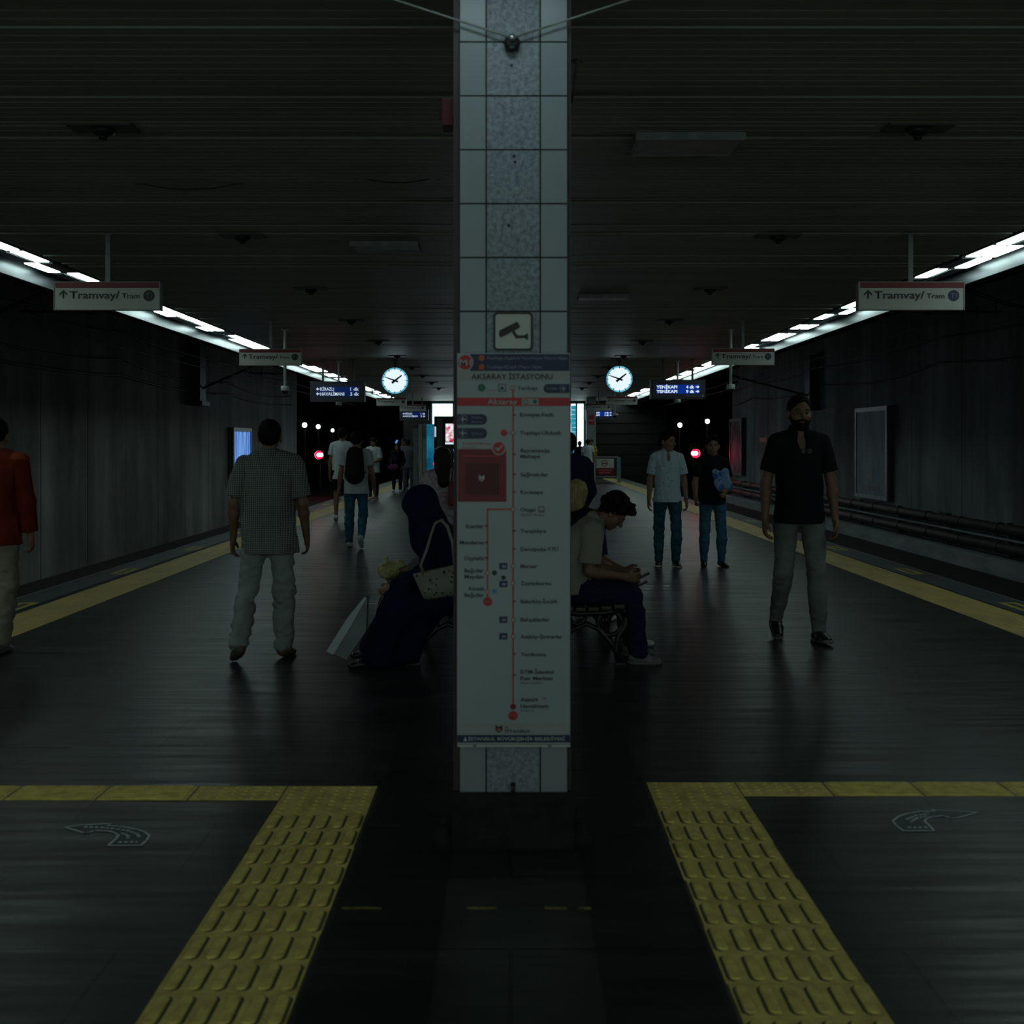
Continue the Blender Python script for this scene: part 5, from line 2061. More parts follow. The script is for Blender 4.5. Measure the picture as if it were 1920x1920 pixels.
        for i, side in enumerate((-1, 1)):
            e = Sdf()
            a, bb = s.S[i], s.E[i]
            if fore > 0:
                e.rc(a, bb, 0.051 * k + o, 0.044 * k + o, 0.02)
                end = bb + (s.Wr[i] - bb) * fore
                e.rc(bb, end, 0.046 * k + o, 0.036 * k + o, 0.02)
                e.cut(end, s.Wr[i] - bb)
            else:
                end = a + (bb - a) * sleeve
                far = a + (bb - a) * (sleeve + 0.25)
                e.rc(a, far, 0.051 * k + o, 0.05 * k + o * 1.25, 0.02)
                e.cut(end, bb - a)
            e.wr(wr * 0.8, (14, 14, 10))
            sl.append(e)
        return body, sl

    def trousers(s, fit=0.012, ankle=0.016, length=1.0, waist=0.1, wr=0.006, knee=0.012):
        k, b = s.k, s.b
        d = Sdf()
        d.el(s.P + s.u1 * 0.02 * k, (0.158 * k * b + fit, 0.115 * k + fit, 0.13 * k), 0.04)
        for i in (0, 1):
            d.rc(s.hip[i], s.K[i], 0.081 * k + fit, 0.056 * k + knee, 0.03)
            end = s.K[i] + (s.A[i] - s.K[i]) * min(1.05, length * 1.0)
            if length > 0.05:
                calf = s.K[i] + (s.A[i] - s.K[i]) * 0.3
                d.rc(s.K[i], calf, 0.054 * k + knee, 0.056 * k + knee, 0.02)
                d.rc(calf, end, 0.056 * k + knee, 0.036 * k + ankle, 0.02)
        d.wr(wr * 1.3, (10, 10, 14)).wr(wr * 1.0, (22, 22, 34))
        d.cut(s.P + s.u1 * waist * k, s.u1)
        return d

    def shoe(s, i, big=0.0):
        k = s.k
        f, dn = s.ff[i], s.fdn[i]
        A = s.A[i]
        d = Sdf()
        r = 0.04 * k + big
        d.rc(A + dn * 0.04 * k - f * 0.035 * k, A + dn * 0.055 * k + f * 0.06 * k, r, r, 0.02)
        d.rc(A + dn * 0.055 * k + f * 0.06 * k, A + dn * 0.066 * k + f * 0.135 * k, r * 1.08, r * 0.88, 0.02, (dn, 0.72))
        d.rc(A + dn * 0.0, A + dn * 0.04 * k, 0.042 * k, 0.042 * k, 0.02)
        d.cut(A + dn * 0.085 * k, dn)
        d.cut(A - dn * 0.012 * k, -dn)
        return d

    def sole(s, i, big=0.0):
        k = s.k
        f, dn = s.ff[i], s.fdn[i]
        A = s.A[i]
        d = Sdf()
        r = 0.044 * k + big
        d.rc(A + dn * 0.07 * k - f * 0.037 * k, A + dn * 0.07 * k + f * 0.137 * k, r, r * 0.93, 0.01)
        d.cut(A + dn * 0.0855 * k, dn)
        d.cut(A + dn * 0.064 * k, -dn)
        return d

    def hair(s, t=0.012, kind='short'):
        k = s.hk
        R = s.R
        H = s.head
        d = Sdf()
        f = R @ v3(0, 1, 0)
        up = R @ v3(0, 0, 1)
        d.el(H((0, -0.018, 0.042)), v3(0.078 + t, 0.096 + t, 0.084 + t) * k, 0.02, R)
        if kind in ('short', 'top', 'curly', 'bald'):
            d.el(H((0, -0.05, 0.0)), v3(0.07, 0.055, 0.07) * k, 0.03, R)
            # open the face
            d.el(H((0, 0.105, -0.02)), v3(0.078, 0.075, 0.088) * k, 0.01, R, 's')
            d.cut(H((0, -0.05, -0.045)), R @ nrm(v3(0, 0.75, -1)))
        if kind == 'curly':
            d.el(H((0, 0.03, 0.1)), v3(0.07, 0.075, 0.05) * k, 0.02, R)
            d.el(H((0, 0.08, 0.085)), v3(0.056, 0.036, 0.036) * k, 0.02, R)
            d.wr(0.019, (36, 36, 36)).wr(0.007, (75, 75, 75))
        elif kind == 'top':
            d.el(H((0, 0.03, 0.105)), v3(0.06, 0.07, 0.035) * k, 0.02, R)
            d.wr(0.004, (50, 50, 50))
        elif kind == 'long':
            d.rc(H((0, -0.045, 0.03)), H((0, -0.125, -0.27)), 0.085 * k, 0.07 * k, 0.04)
            d.rc(H((0, -0.03, 0.0)), H((0, -0.06, -0.1)), 0.088 * k, 0.085 * k, 0.04)
            d.el(H((0, 0.105, -0.03)), v3(0.07, 0.08, 0.1) * k, 0.02, R, 's')
            d.wr(0.005, (50, 50, 6))
        elif kind == 'bob':
            d.rc(H((0, -0.03, 0.02)), H((0, -0.045, -0.1)), 0.095 * k, 0.09 * k, 0.04)
            d.el(H((0, 0.115, -0.03)), v3(0.062, 0.08, 0.09) * k, 0.02, R, 's')
            d.wr(0.006, (50, 50, 8))
        else:
            d.wr(0.002, (60, 60, 60))
        return d

    def beard(s):
        d = Sdf()
        H, R, k = s.head, s.R, s.hk
        d.el(H((0, 0.02, -0.045)), v3(0.067, 0.073, 0.07) * k, 0.02, R)
        d.el(H((0, 0.052, -0.09)), v3(0.042, 0.036, 0.034) * k, 0.02, R)
        d.rc(H((-0.026, 0.088, -0.046)), H((0.026, 0.088, -0.046)), 0.009 * k, 0.009 * k, 0.01)
        d.el(H((0, 0.1, -0.063)), v3(0.018, 0.03, 0.008) * k, 0.004, R, 's')
        for sx in (-1, 1):
            d.el(H((sx * 0.037, 0.075, -0.02)), v3(0.028, 0.04, 0.03) * k, 0.012, R, 's')
        d.cut(H((0, 0, -0.012)), R @ v3(0, 0.35, 1))
        d.wr(0.002, (70, 70, 70))
        return d


NP = [0]


def person(label, Y, px, H, rz, pose, top, bottom, shoes, hair, h=0.008, seat=None, x=None, skin='skin', sole=None, build=1.0, beard=False,
           sleeve=0.62, fore=0, hem=0.12, loose=0.012, fit=0.012, knee=0.012, ankle=0.016, length=0.99, shorts=False, face=True, wr=0.006, flare=0.0,
           collar=None, straight=True, group=None, name='person', tneck=0.05, bigshoe=0.0, waist=-0.01, hs=1.05):
    X = PX(px, Y) if x is None else x
    r = empty(name, (X, Y, 0), radians(rz), label, 'person', group)
    if seat is None:
        pose = level_feet(H, pose, build)
    B = Body(H, pose, build, seat, hs)
    sdf_obj(B.skin(), h, 'body', M[skin], r)
    if hair:
        kind, hm, t = hair
        sdf_obj(B.hair(t, kind), max(h * 0.8, 0.005), 'hair', M[hm], r)
    if beard:
        sdf_obj(B.beard(), max(h * 0.8, 0.005), 'beard', M['hairblack'], r)
    if top:
        body, sl = B.top(sleeve, loose, hem, tneck, wr, flare, fore, straight, bool(collar))
        t_ = sdf_obj(body, h, 'shirt', C[top], r)
        for e in sl:
            sdf_obj(e, h, 'sleeve', C[top], t_)
        if collar:
            c = Sdf()
            k = B.k
            c.rc(B.Nb + B.nk * 0.012 * k - B.f2 * 0.012, B.Nb + B.nk * 0.045 * k - B.f2 * 0.01, 0.079 * k, 0.07 * k, 0.01)
            c.rc(B.Nb + B.nk * 0.0 * k - B.f2 * 0.012, B.Nb + B.nk * 0.1 * k - B.f2 * 0.01, 0.067 * k, 0.06 * k, 0.01)
            c.ops[-1] = (*c.ops[-1][:4], 's')
            c.el(B.Nb + B.f2 * 0.1 * k + B.nk * 0.03 * k, v3(0.03, 0.08, 0.08) * k, 0.006, None, 's')
            sdf_obj(c, min(h, 0.006), 'collar', C[collar], t_)
    waist = 0.1 if seat is not None else -(hem - 0.04)
    if bottom:
        bd = B.trousers(fit, ankle, length, waist, wr, knee)
        if shorts:
            # shorts: thigh only, flared
            bd = Sdf()
            bd.el(B.P + B.u1 * 0.02 * B.k, (0.165 * B.k, 0.125 * B.k, 0.13 * B.k), 0.04)
            for i in (0, 1):
                bd.rc(B.hip[i], B.hip[i] + (B.K[i] - B.hip[i]) * 0.95, 0.1 * B.k, 0.085 * B.k, 0.03)
            bd.cut((B.hip[0] + B.K[0]) * 0.5 + (B.K[0] - B.hip[0]) * 0.32, v3(0, 0, -1))
            bd.wr(0.006, (12, 12, 12))
        sdf_obj(bd, h, 'shorts' if shorts else 'trousers', C[bottom], r)
    if shoes:
        for i in (0, 1):
            so = sdf_obj(B.shoe(i, bigshoe), max(0.005, h * 0.8), 'shoe', C[shoes], r)
            if sole:
                sdf_obj(B.sole(i, bigshoe), 0.005, 'sole', C[sole], so)
    if face:
        e = MB()
        for sx in (-1, 1):
            c = B.head((sx * 0.03, 0.0745, -0.001))
            f = B.R @ v3(0, 1, 0)
            e = MB()
            e.tube([c - f * 0.008, c, c + f * 0.006, c + f * 0.009], [0.009 * B.k, 0.0115 * B.k, 0.009 * B.k, 0.004 * B.k], 10)
            eo = e.build('eye', M['eyewhite'], r)
            MB().tube([c + f * 0.0062, c + f * 0.0098], [0.008 * B.k, 0.0065 * B.k], 10).build('iris', M['iris'], eo)
            a = B.head((sx * 0.016, 0.0905, 0.02))
            b2 = B.head((sx * 0.03, 0.0895, 0.0245))
            c2 = B.head((sx * 0.045, 0.078, 0.021))
            MB().tube([a, b2, c2], [0.0035, 0.0042, 0.0025], 6).build('eyebrow', M['hairblack'], r)
        MB().tube([B.head((-0.023, 0.083, -0.063)), B.head((-0.009, 0.0895, -0.0605)), B.head((0.009, 0.0895, -0.0605)), B.head((0.023, 0.083, -0.063))], [0.002, 0.0052, 0.0052, 0.002], 8).build('mouth', M['lips'], r)
    return r, B


def world_pt(r, p):
    a = r.rotation_euler[2]
    return (r.location[0] + p[0] * cos(a) - p[1] * sin(a), r.location[1] + p[0] * sin(a) + p[1] * cos(a), r.location[2] + p[2])


HB = ('short', 'hairblack', 0.006)

# ---- walking man right, near
walker, BW = person('man in a black polo shirt and faded grey jeans walking towards the viewer at right', 9.25, 1498, 1.93, 180,
                    dict(l2=1, neck=6, legs=[(9, 3, 4, 1), (2, 4, -22, 1)], lift=[-6, 22], toes=[8, 6], arms=[(2, 13, 10, 3), (-3, 14, 8, 3)], curl=0.8),
                    'black', 'greyjeans', 'shoeblack', ('short', 'hairblack', 0.004), h=0.006, beard=True, skin='skindark', build=0.97, sleeve=0.72, hem=0.1, loose=0.016,
                    sole='shoegrey', collar='black', bigshoe=0.004, wr=0.005)
# dark sunglasses hanging on the shirt placket
g = MB()
base = BW.Cc + BW.f2 * 0.135 + BW.u2 * 0.055
for sx in (-1, 1):
    g.disc((base[0] - 0.02 + sx * 0.024, 0, base[2]), 0.02, 14, base[1] - 0.002, base[1] + 0.004)
g.tube([(base[0] - 0.044, base[1], base[2] + 0.012), (base[0] + 0.004, base[1], base[2] + 0.012)], 0.003, 6)
o = g.build('sunglasses', M['black'])
o.location = walker.location
o.rotation_euler = walker.rotation_euler
tag(o, 'dark sunglasses hooked on the chest of the walking man at right', 'sunglasses')
o.data.transform(Matrix.Translation((0, 0.02, 0)))

# ---- man in checked shirt left, seen from behind
person('man in a finely checked short sleeved shirt and pale trousers, walking away at left', 8.5, 504, 1.72, 0,
       dict(l2=3, neck=10, yaw=-4, legs=[(-12, 7, -20, 4), (6, 2, -2, 1)], lift=[20, 2], toes=[28, 14], arms=[(-4, 14, 12, 5), (0, 13, 20, 3)], curl=0.7),
       'checked', 'khaki', 'shoebrown', ('bald', 'hairblack', 0.003), h=0.006, skin='skindark', build=1.08, sleeve=0.82, hem=0.17, loose=0.026,
       fit=0.018, knee=0.022, ankle=0.036, wr=0.012, collar='checked', face=False, flare=0.004)

# ---- orange jacket at left frame edge
jk, BJ = person('person in a rust red jacket cut off by the left edge of the photo', 8.8, -12, 1.74, 0,
       dict(l2=4, neck=10, legs=[(8, 3, 0, 1), (-6, 3, -14, 1)], lift=[0, 8], arms=[(0, 10, 10, 4), (0, 12, 12, 2)], curl=0.7),
       'red', 'beige', 'shoegrey', ('short', 'hairblack', 0.01), h=0.008, build=1.08, fore=0.9, hem=0.14, loose=0.024, fit=0.022, knee=0.03, ankle=0.04, wr=0.009, face=False)
yk = Sdf()
yk.rc(BJ.S[0], BJ.S[1], 0.086, 0.086, 0.02)
yk.cut(BJ.Sc + v3(0, 0, 0.0), v3(0, 0, -1))
sdf_obj(yk, 0.008, 'shoulder_yoke', C['orange'], jk)

# ---- white polo man and black tee man
polo, BP = person('young man in a white polo with tiny dark print, looking sideways', 14.8, 1251, 1.70, 180,
       dict(l2=0, neck=5, yaw=-48, nod=4, legs=[(10, 3, -8, 0), (-6, 2, -2, 0)], lift=[4, 0], toes=[10, 14], arms=[(2, 12, 12, 4), (-2, 12, 8, 5)], curl=0.7),
       'speckled', 'jeansdark', 'shoeblack', ('top', 'hairblack', 0.006), h=0.007, build=0.94, hs=1.13, sleeve=0.75, hem=0.1, loose=0.016, collar='white', sole='shoewhite', wr=0.007)
w1 = MB()
wr_ = BP.Wr[0] - BP.fd[0] * 0.02
w1.tube([wr_ - BP.fd[0] * 0.012, wr_ + BP.fd[0] * 0.012], 0.032, 14)
w1.build('wristwatch', M['steel'], polo)

tee, BT = person('young man in a black t-shirt carrying a blue packet under his arm', 14.8, 1336, 1.64, 180,
       dict(l2=0, neck=4, yaw=4, legs=[(6, 3, 0, 1), (4, 3, -6, 1)], lift=[2, 0], toes=[20, 8], arms=[(8, 12, 62, -22), (4, 16, 40, 4)], curl=[1.5, 1.6]),
       'black', 'jeans', 'shoeblack', ('top', 'hairblack', 0.006), h=0.007, build=0.94, hs=1.13, sleeve=0.72, hem=0.1, loose=0.014, wr=0.006, ankle=0.01)
fx = empty('blue_packet', (PX(1351, 14.6), 14.62, PZ(898, 14.6)), 0, 'blue and white printed plastic packet held by the man in the black t-shirt', 'packet')
fp = Sdf()
for (ax_, az_) in ((-0.06, 0.07), (0.06, 0.09)):
    fp.rc(v3(ax_, 0, az_), v3(ax_ + 0.045, 0, -0.1), 0.05, 0.055, 0.03, (v3(0, 1, 0), 0.45))
fp.wr(0.008, (16, 16, 16))
sdf_obj(fp, 0.007, 'packet', C['folder'], fx)

# ---- walkers going away at left centre
bpk, BB = person('young man in a white t-shirt with a black backpack, walking away', 17.5, 668, 1.73, 0,
       dict(l2=4, neck=6, legs=[(8, 3, 4, 1), (-2, 2, -26, 0)], lift=[0, 42], toes=[6, 4], arms=[(-8, 12, 6, 8), (-6, 14, 16, 6)], curl=0.7),
       'white', 'jeans', 'shoewhite', ('short', 'hairblack', 0.01), h=0.009, face=False, sleeve=0.62, hem=0.12, loose=0.022, wr=0.007)
pk = Sdf()
pk.rc(BB.Cc + v3(0, -0.17, 0.1), BB.W + v3(0, -0.19, -0.02), 0.125, 0.15, 0.03, (v3(0, 1, 0), 0.55))
pk.rc(BB.W + v3(0, -0.25, -0.02), BB.Cc + v3(0, -0.25, -0.06), 0.08, 0.08, 0.03, (v3(0, 1, 0), 0.5))
pkr = empty('backpack', bpk.location, 0, 'black backpack on the back of the young man in the white t-shirt', 'backpack')
sdf_obj(pk, 0.009, 'pack_body', C['pack'], pkr)
for sx in (0, 1):
    S_ = BB.S[sx]
    sd = -1 if sx == 0 else 1
    pth = [BB.Cc + v3(sd * 0.05, -0.13, 0.14), S_ + v3(-sd * 0.075, -0.05, 0.085), S_ + v3(-sd * 0.07, 0.05, 0.08), BB.Cc + v3(sd * 0.12, 0.135, 0.02), BB.W + v3(sd * 0.15, 0.03, 0.02), BB.W + v3(sd * 0.12, -0.14, 0.0)]
    MB().tube(pth, 0.02, 8).build('shoulder_strap', C['pack'], pkr)

person('young man in a white t-shirt and black shorts, walking away along the yellow strip', 23.8, 641, 1.86, 0,
       dict(l2=3, neck=6, legs=[(4, 3, 0, 1), (-2, 2, -10, 0)], lift=[0, 10], arms=[(-2, 10, 10, 4), (-2, 12, 10, 6)], curl=0.7),
       'white', 'black', 'shoewhite', ('top', 'hairblack', 0.01), h=0.011, face=False, shorts=True, loose=0.022, hem=0.16)
wt, BWT = person('curly haired woman in a loose white t-shirt with a strap across, facing the viewer', 34, 700, 1.70, 165,
       dict(l2=0, neck=4, yaw=10, legs=[(3, 3, 0, 1), (0, 2, -4, 1)], arms=[(6, 12, 70, -30), (6, 14, 75, -30)], curl=1.2),
       'white', 'black', 'shoeblack', ('curly', 'hairbrown', 0.02), h=0.014, sleeve=0.9, loose=0.035, hem=0.2, sole='shoewhite')
cbag = empty('crossbody_strap', wt.location, 0, 'thin dark strap slung across the curly haired woman in white', 'bag strap')
cbag.rotation_euler = wt.rotation_euler
MB().tube([BWT.S[0] + v3(0.06, 0.03, 0.08), BWT.Cc + v3(-0.02, 0.165, 0.03), BWT.W + v3(0.12, 0.13, -0.05), BWT.P + v3(0.2, 0.02, 0.0)], 0.01, 6).build('strap', C['pack'], cbag)

bw_, BBW = person('woman in black with a purple bag standing near the kiosks', 37.9, 745, 1.55, 180,
       dict(l2=0, neck=4, yaw=20, legs=[(3, 3, 0, 1), (0, 4, -4, 3)], arms=[(0, 12, 40, -10), (4, 14, 60, -10)], curl=1.0),
       'black', 'black', 'shoewhite', ('long', 'hairbrown', 0.012), h=0.014, fore=0.9, hem=0.22, loose=0.03)
pb = empty('purple_handbag', (PX(737, 37.6), 37.6, PZ(875, 37.6)), 0, 'purple handbag hanging beside the woman in black', 'handbag')
sdf_obj(Sdf().rc(v3(-0.09, 0, -0.02), v3(0.09, 0, 0.0), 0.085, 0.085, 0.02, (v3(0, 1, 0), 0.5)), 0.012, 'bag', C['purple'], pb)
MB().tube([(-0.08, 0, 0.06), (-0.03, 0, 0.35), (0.02, 0, 0.42), (0.08, 0, 0.06)], 0.009, 6).build('strap', C['purple'], pb)
gs, BGS = person('person in grey clothes holding up a lit phone near the kiosks', 38.8, 765, 1.68, 0,
       dict(l2=-2, neck=-6, legs=[(3, 3, 0, 1), (0, 4, -4, 3)], arms=[(60, 30, 150, 10), (70, 14, 130, 10)], curl=0.8),
       'grey', 'grey', 'shoeblack', ('short', 'hairblack', 0.014), h=0.014, fore=0.9, hem=0.16, loose=0.03, face=False)
ph = empty('raised_phone', (PX(743.5, 39.1), 39.1, PZ(828, 39.1)), 0, 'small bright phone held up above the woman in black', 'phone')
ph.rotation_euler = (0, radians(35), 0)
MB().box(-0.035, 0.035, 0, 0.008, -0.07, 0.07, 0.004).build('phone_case', M['black'], ph)
MB().box(-0.03, 0.03, -0.002, 0, -0.06, 0.06).build('screen', M['ledcyan'], ph)
ph.location = (PX(743.5, 39.1), 39.1, PZ(828, 39.1))
person('dark haired person behind the group near the kiosks, mostly hidden', 39.8, 757, 1.72, 180,
       dict(l2=0, neck=4, yaw=30), 'grey', 'black', 'shoeblack', ('short', 'hairbrown', 0.012), h=0.016, fore=0.9)

# ---- standing girl with sunglasses on her head, behind the seated woman
gl, BG = person('long haired girl in a white top with pink print, seen from behind beside the pillar', 12.3, 829, 1.50, 10,
       dict(l2=2, neck=2, legs=[(2, 2, -2, 1), (2, 2, -2, 1)], arms=[(10, 12, 40, 6), (10, 12, 40, 6)]),
       'pinkprint', 'jeans', 'shoewhite', ('long', 'hairbrown', 0.012), h=0.009, sleeve=0.7, loose=0.02, face=False)
sgl = empty('head_sunglasses', gl.location, radians(10), 'pale rimmed sunglasses pushed up on the head of the long haired girl', 'sunglasses')
sg = MB()
hc = BG.head((0, 0.01, 0.128))
sg.tube([BG.head((-0.092, -0.04, 0.07)), BG.head((-0.088, 0.02, 0.11)), BG.head((-0.03, 0.05, 0.135)), BG.head((0.03, 0.05, 0.135)), BG.head((0.088, 0.02, 0.11)), BG.head((0.092, -0.04, 0.07))], 0.006, 8)
sg.build('frame', M['white'], sgl)
rbg = empty('dark_red_bag', (PX(852, 12.15), 12.15, PZ(925, 12.15)), 0, 'dark red bag beside the long haired girl, at the pillar edge', 'bag')
bx_ = MB().box(-0.06, 0.1, -0.06, 0.06, -0.13, 0.12, 0.02)
bx_.build('bag', M['darkred'], rbg)
MB().tube([(-0.03, 0, 0.11), (-0.02, 0, 0.25), (0.05, 0, 0.25), (0.06, 0, 0.11)], 0.008, 6).build('handle', M['darkred'], rbg)

# ---- right: dark standing figure beside the pillar, far white tee man and companions
person('person in dark clothes standing close beside the pillar on the right', 11.8, 1068, 1.66, 20,
       dict(l2=6, neck=14, arms=[(0, 10, 20, 4), (4, 13, 50, 0)]), 'navy', 'black', 'shoeblack', ('short', 'hairblack', 0.014), h=0.009, fore=0.9, loose=0.03, hem=0.2, face=False, build=1.1)
person('far man in a white t-shirt and black trousers walking away right of the pillar', 46.5, 1102, 1.72, 0,
       dict(l2=3, legs=[(6, 4, 0, 2), (-2, 4, -14, 2)], lift=[0, 14], arms=[(-2, 10, 14, 4), (-2, 12, 14, 6)]), 'white', 'black', 'shoewhite', ('short', 'hairblack', 0.008), h=0.014, loose=0.024, face=False)
person('far person in yellow mostly hidden by the white t-shirt man', 48.2, 1108.5, 1.72, 180,
       dict(l2=0), 'yellow', 'black', 'shoeblack', ('short', 'hairbrown', 0.012), h=0.016, loose=0.02)
person('far dark silhouetted person in front of the bright opening', 49, 1087, 1.66, 0,
       dict(l2=3, legs=[(8, 4, 4, 2), (-8, 4, -14, 2)], lift=[0, 14]), 'black', 'black', 'shoeblack', HB, h=0.016, fore=0.9, loose=0.02, face=False)

# ---- seated man in cream polo (faces right)
SEATZ = 0.515
SIT = dict(l1=-6, l2=33, neck=62, nod=44, legs=[(88, 8, 4, 0), (87, 10, 6, 0)], arms=[(2, 6, 84, -14), (-4, 6, 82, -12)], curl=[1.3, 1.3], toes=[6, 6])
cream, BC = person('curly haired young man in a cream polo shirt bent over his phone on the bench', 8.42, 0, 1.70, -90,
       SIT, 'cream', 'navy', 'shoegrey', ('curly', 'hairblack', 0.014), h=0.006, seat=SEATZ, x=0.45, skin='skindark', sleeve=0.8, loose=0.024, hem=0.03, fit=0.012, knee=0.018, ankle=0.03, wr=0.007, collar='cream', sole='shoegrey')
SIT2 = dict(SIT, l1=2, l2=36, neck=64, nod=46, arms=[(8, 6, 66, -16), (6, 6, 60, -16)], legs=[(90, 8, 2, 0), (90, 8, 5, 0)])
navym, BN = person('man in a navy t-shirt seated beyond the cream polo man, holding a phone', 9.15, 0, 1.74, -90,
       SIT2, 'navy', 'black', 'shoewhite', ('short', 'hairblack', 0.008), h=0.008, seat=SEATZ, x=0.48, skin='skindark', sleeve=0.8, loose=0.02, hem=0.03, fit=0.014, knee=0.018, ankle=0.03)
SIT3 = dict(SIT, legs=[(84, 8, 2, 0), (84, 8, 4, 0)], l1=4, l2=12, neck=14, nod=10, arms=[(2, 6, 55, -14), (2, 6, 55, -14)])
person('blond haired person in a dark jacket seated at the far end of the right bench', 9.95, 0, 1.58, -30,
       SIT3, 'black', 'black', 'shoewhite', ('bob', 'hairblond', 0.014), h=0.009, seat=SEATZ, x=0.52, fore=0.9, hem=0.03, loose=0.03, face=False)
for (B_, r_, i_, lab) in ((BC, cream, 1, 'dark phone held over the knees by the cream polo man'), (BN, navym, 1, 'dark phone held by the man in the navy t-shirt')):
    d_, wv_, nn_ = B_.handframe(i_, 1)
    wp = world_pt(r_, B_.Wr[i_] + d_ * 0.13 + nn_ * 0.03)
    ph = empty('mobile_phone', wp, 0, lab, 'phone', 'phones held on the right bench')
    ph.rotation_euler = (0, radians(-28), 0)
    MB().box(-0.075, 0.075, -0.037, 0.037, -0.004, 0.004, 0.003).build('phone_case', M['black'], ph)
    MB().box(-0.068, 0.068, -0.033, 0.033, 0.004, 0.0046).build('screen', M['inkgrey'], ph)

# ---- seated woman in a long navy dress and headscarf (faces left)
SW = dict(l1=6, l2=30, neck=24, nod=34, legs=[(80, 8, 26, 0), (80, 10, 30, 0)], arms=[(6, 6, 66, -10), (2, 8, 64, -6)], curl=[1.2, 1.2], toes=[4, 4])
hw_, BH = person('woman in a long navy dress and headscarf bent forward on the bench, facing left', 8.25, 0, 1.66, 90,
       SW, None, None, 'shoeblack', None, h=0.007, seat=0.53, x=-0.40, skin='skin')
dr = Sdf()
k = BH.k
Rt = rot_x(-radians(30))
dr.el(BH.Cc, v3(0.2, 0.16, 0.22) * k, 0.06, Rt)
dr.el(BH.W, v3(0.2, 0.17, 0.2) * k, 0.06)
dr.el(BH.P + v3(0, 0.0, 0.03), v3(0.22, 0.2, 0.15) * k, 0.06)
dr.rc(BH.S[0], BH.S[1], 0.085, 0.085, 0.05)
for i in (0, 1):
    dr.rc(BH.hip[i], BH.K[i], 0.125, 0.105, 0.06)
    dr.rc(BH.K[i] + v3(0, -0.02, 0), BH.A[i] + v3(0, -0.04, 0.02), 0.105, 0.12, 0.07)
    dr.rc(BH.S[i], BH.E[i], 0.07, 0.066, 0.03)
    dr.rc(BH.E[i], BH.Wr[i] - BH.fd[i] * 0.03, 0.066, 0.052, 0.03)
# skirt cloth hanging from the seat front down to the floor and back
dr.rc(BH.hip[0] * 0.5 + BH.K[0] * 0.5 + v3(0.1, 0, -0.06), v3(0, 0.36, 0.13), 0.12, 0.13, 0.08)
dr.rc(BH.hip[1] * 0.4 + BH.K[1] * 0.6 + v3(0, 0, -0.08), v3(0, 0.5, 0.12), 0.13, 0.13, 0.08)
dr.rc(BH.A[0] * 0.5 + BH.A[1] * 0.5 + v3(0, -0.02, 0.02), v3(0, 0.34, 0.1), 0.11, 0.1, 0.06)
dr.wr(0.014, (9, 9, 3.0)).wr(0.005, (22, 22, 9))
dr.cut(v3(0, 0, 0.012), v3(0, 0, -1))
sdf_obj(dr, 0.008, 'long_dress', C['hijab'], hw_)
hj = Sdf()
hj.el(BH.head((0, -0.015, 0.03)), v3(0.105, 0.14, 0.122) * k, 0.03, BH.R)
hj.rc(BH.head((0, 0.0, -0.03)), BH.Nb + v3(0, 0.0, 0.0), 0.105, 0.12, 0.06)
hj.rc(BH.Nb, BH.Cc + v3(0, 0.03, 0.02), 0.13, 0.15, 0.06)
hj.rc(BH.head((0, 0.01, -0.09)), BH.Cc + v3(0, 0.12, 0.02), 0.07, 0.08, 0.06)
hj.el(BH.head((0, 0.125, -0.03)), v3(0.06, 0.06, 0.082) * k, 0.015, BH.R, 's')
hj.wr(0.008, (12, 12, 6))
sdf_obj(hj, 0.007, 'headscarf', C['hijab'], hw_)

# neighbour beyond her
nb_, BNB = person('person seated beyond the veiled woman, with a knee beside the yellow bag', 9.0, 0, 1.52, 90,
       dict(SW, l2=24, l1=2, neck=24, nod=24, legs=[(80, 8, 0, 0), (80, 8, 0, 0)], arms=[(6, 6, 66, -12), (6, 6, 66, -12)]), 'grey', 'pack', 'shoeblack', ('short', 'hairblack', 0.01), h=0.009, seat=0.51, x=-0.52, fore=0.5, loose=0.02, hem=0.03)
yb = empty('yellow_plastic_bag', (PX(728, 8.75), 8.78, PZ(1072, 8.75)), 0, 'crumpled yellow plastic bag on the lap beyond the veiled woman', 'plastic bag')
y1 = Sdf()
y1.el(v3(0, 0, 0), (0.095, 0.08, 0.06), 0.02)
y1.rc(v3(0.0, 0, 0.02), v3(0.1, 0, 0.06), 0.045, 0.03, 0.02)
y1.rc(v3(0.0, 0, 0.03), v3(-0.01, 0, 0.1), 0.035, 0.012, 0.02)
y1.wr(0.016, (26, 26, 26)).wr(0.008, (60, 60, 60))
sdf_obj(y1, 0.006, 'bag', M['yellowbag'], yb)

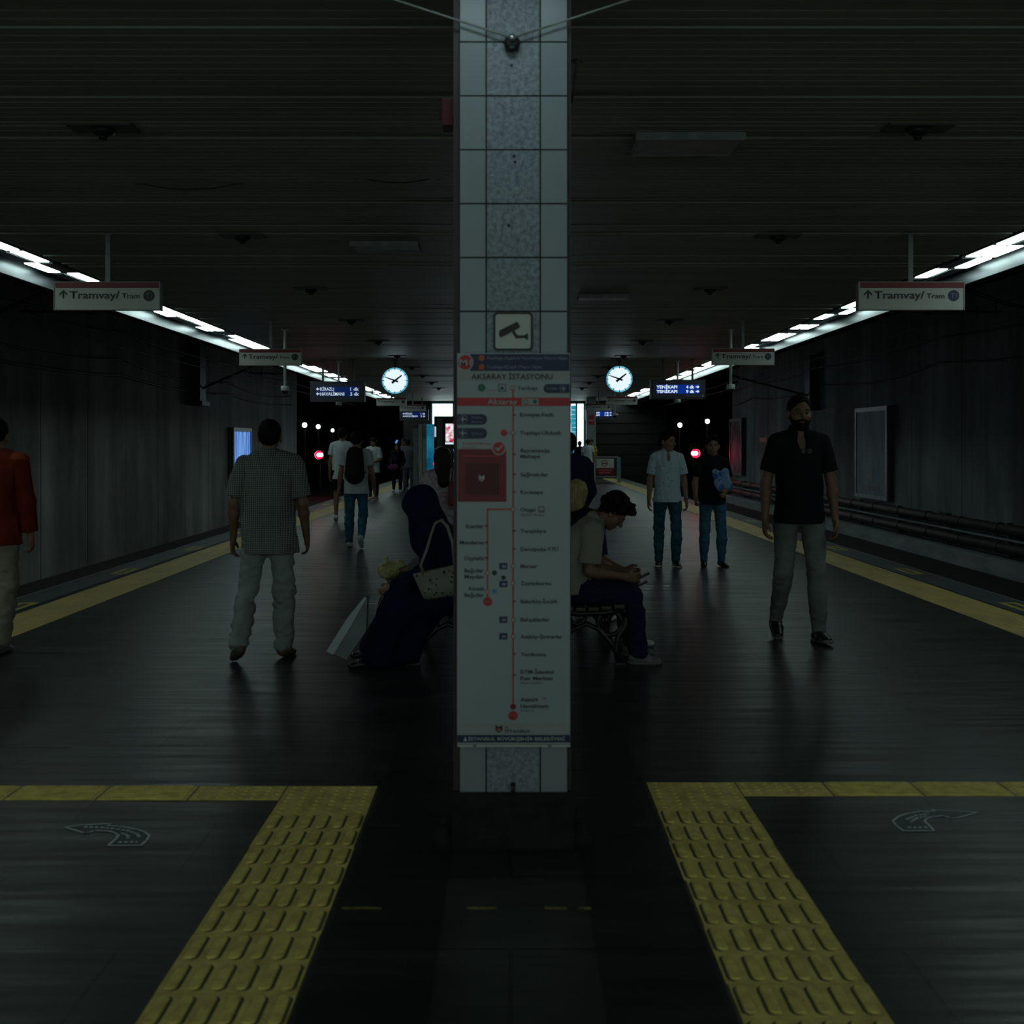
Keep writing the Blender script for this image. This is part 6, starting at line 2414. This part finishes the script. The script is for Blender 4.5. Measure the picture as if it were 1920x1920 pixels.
# her handbag with openwork pattern
hb = empty('openwork_handbag', (PX(826, 8.0), 7.93, PZ(1085, 8.0)), 0, 'cream handbag with a punched floral pattern on the arm of the veiled woman', 'handbag')
hs = Sdf()
hs.rc(v3(-0.13, 0, 0.03), v3(0.14, 0, 0.09), 0.075, 0.075, 0.03, (v3(0, 1, 0), 0.5))
hs.rc(v3(-0.08, 0, -0.07), v3(0.12, 0, -0.035), 0.065, 0.07, 0.04, (v3(0, 1, 0), 0.75))
hs.cut(v3(0, 0, 0.08), nrm(v3(-0.22, 0, 1)))
hs.cut(v3(-0.165, 0, 0), nrm(v3(-1, 0, -0.45)))
sdf_obj(hs, 0.006, 'bag_body', M['bagcream'], hb)
M['strap'] = mat('pale strap leather', (0.26, 0.25, 0.21), 0.5)
for yy, t in ((-0.035, 0), (0.035, 1)):
    pts = [(-0.11, yy, 0.04), (-0.13, yy, 0.1), (-0.09 + 0.0, yy, 0.2), (-0.06, yy, 0.3), (-0.03, yy, 0.385), (0.01, yy, 0.405), (0.05, yy, 0.36), (0.085, yy, 0.25), (0.1, yy, 0.08)]
    MB().tube(pts, 0.0085, 8).build('strap', M['strap'], hb)

# paper carrier bag in front of her shins
pg = empty('carrier_bag', (PX(663, 7.85), 7.8, PZ(1178, 7.85)), 0, 'tilted white paper carrier bag hanging before the shins of the veiled woman', 'carrier bag')
pg.rotation_euler = (0, radians(33), 0)
M['paper'] = mat('white glossy paper', (0.5, 0.56, 0.58), 0.4, var=0.15, scale=10, bumps=0.3)
M['papergrey'] = mat('grey carrier side', (0.22, 0.25, 0.26), 0.45, var=0.2, scale=8, bumps=0.3)
b_ = MB()
b_.add([(-0.045, -0.05, 0.23), (-0.065, -0.05, 0.05), (-0.06, -0.05, -0.2), (0.075, -0.05, -0.18), (0.08, -0.05, 0.05), (-0.03, -0.05, 0.235),
        (-0.045, 0.05, 0.23), (-0.065, 0.05, 0.05), (-0.06, 0.05, -0.2), (0.075, 0.05, -0.18), (0.08, 0.05, 0.05), (-0.03, 0.05, 0.235)],
       [(0, 1, 2, 3, 4, 5), (6, 11, 10, 9, 8, 7), (0, 6, 7, 1), (1, 7, 8, 2), (2, 8, 9, 3), (3, 9, 10, 4), (4, 10, 11, 5), (5, 11, 6, 0)])
b_.build('bag_side', M['papergrey'], pg)
c_ = MB()
c_.add([(-0.05, -0.053, 0.235), (-0.07, -0.053, 0.05), (-0.066, -0.053, -0.205), (-0.015, -0.056, -0.2), (-0.02, -0.058, 0.02), (-0.035, -0.055, 0.235),
        (-0.05, 0.053, 0.235), (-0.07, 0.053, 0.05), (-0.066, 0.053, -0.205)],
       [(0, 1, 4, 5), (1, 2, 3, 4), (0, 6, 7, 1), (1, 7, 8, 2)])
c_.build('glossy_front', M['paper'], pg)
MB().tube([(-0.03, 0, 0.22), (0.0, 0, 0.28), (0.05, 0, 0.3), (0.06, 0, 0.2)], 0.003, 6).build('cord_handle', M['strap'], pg)
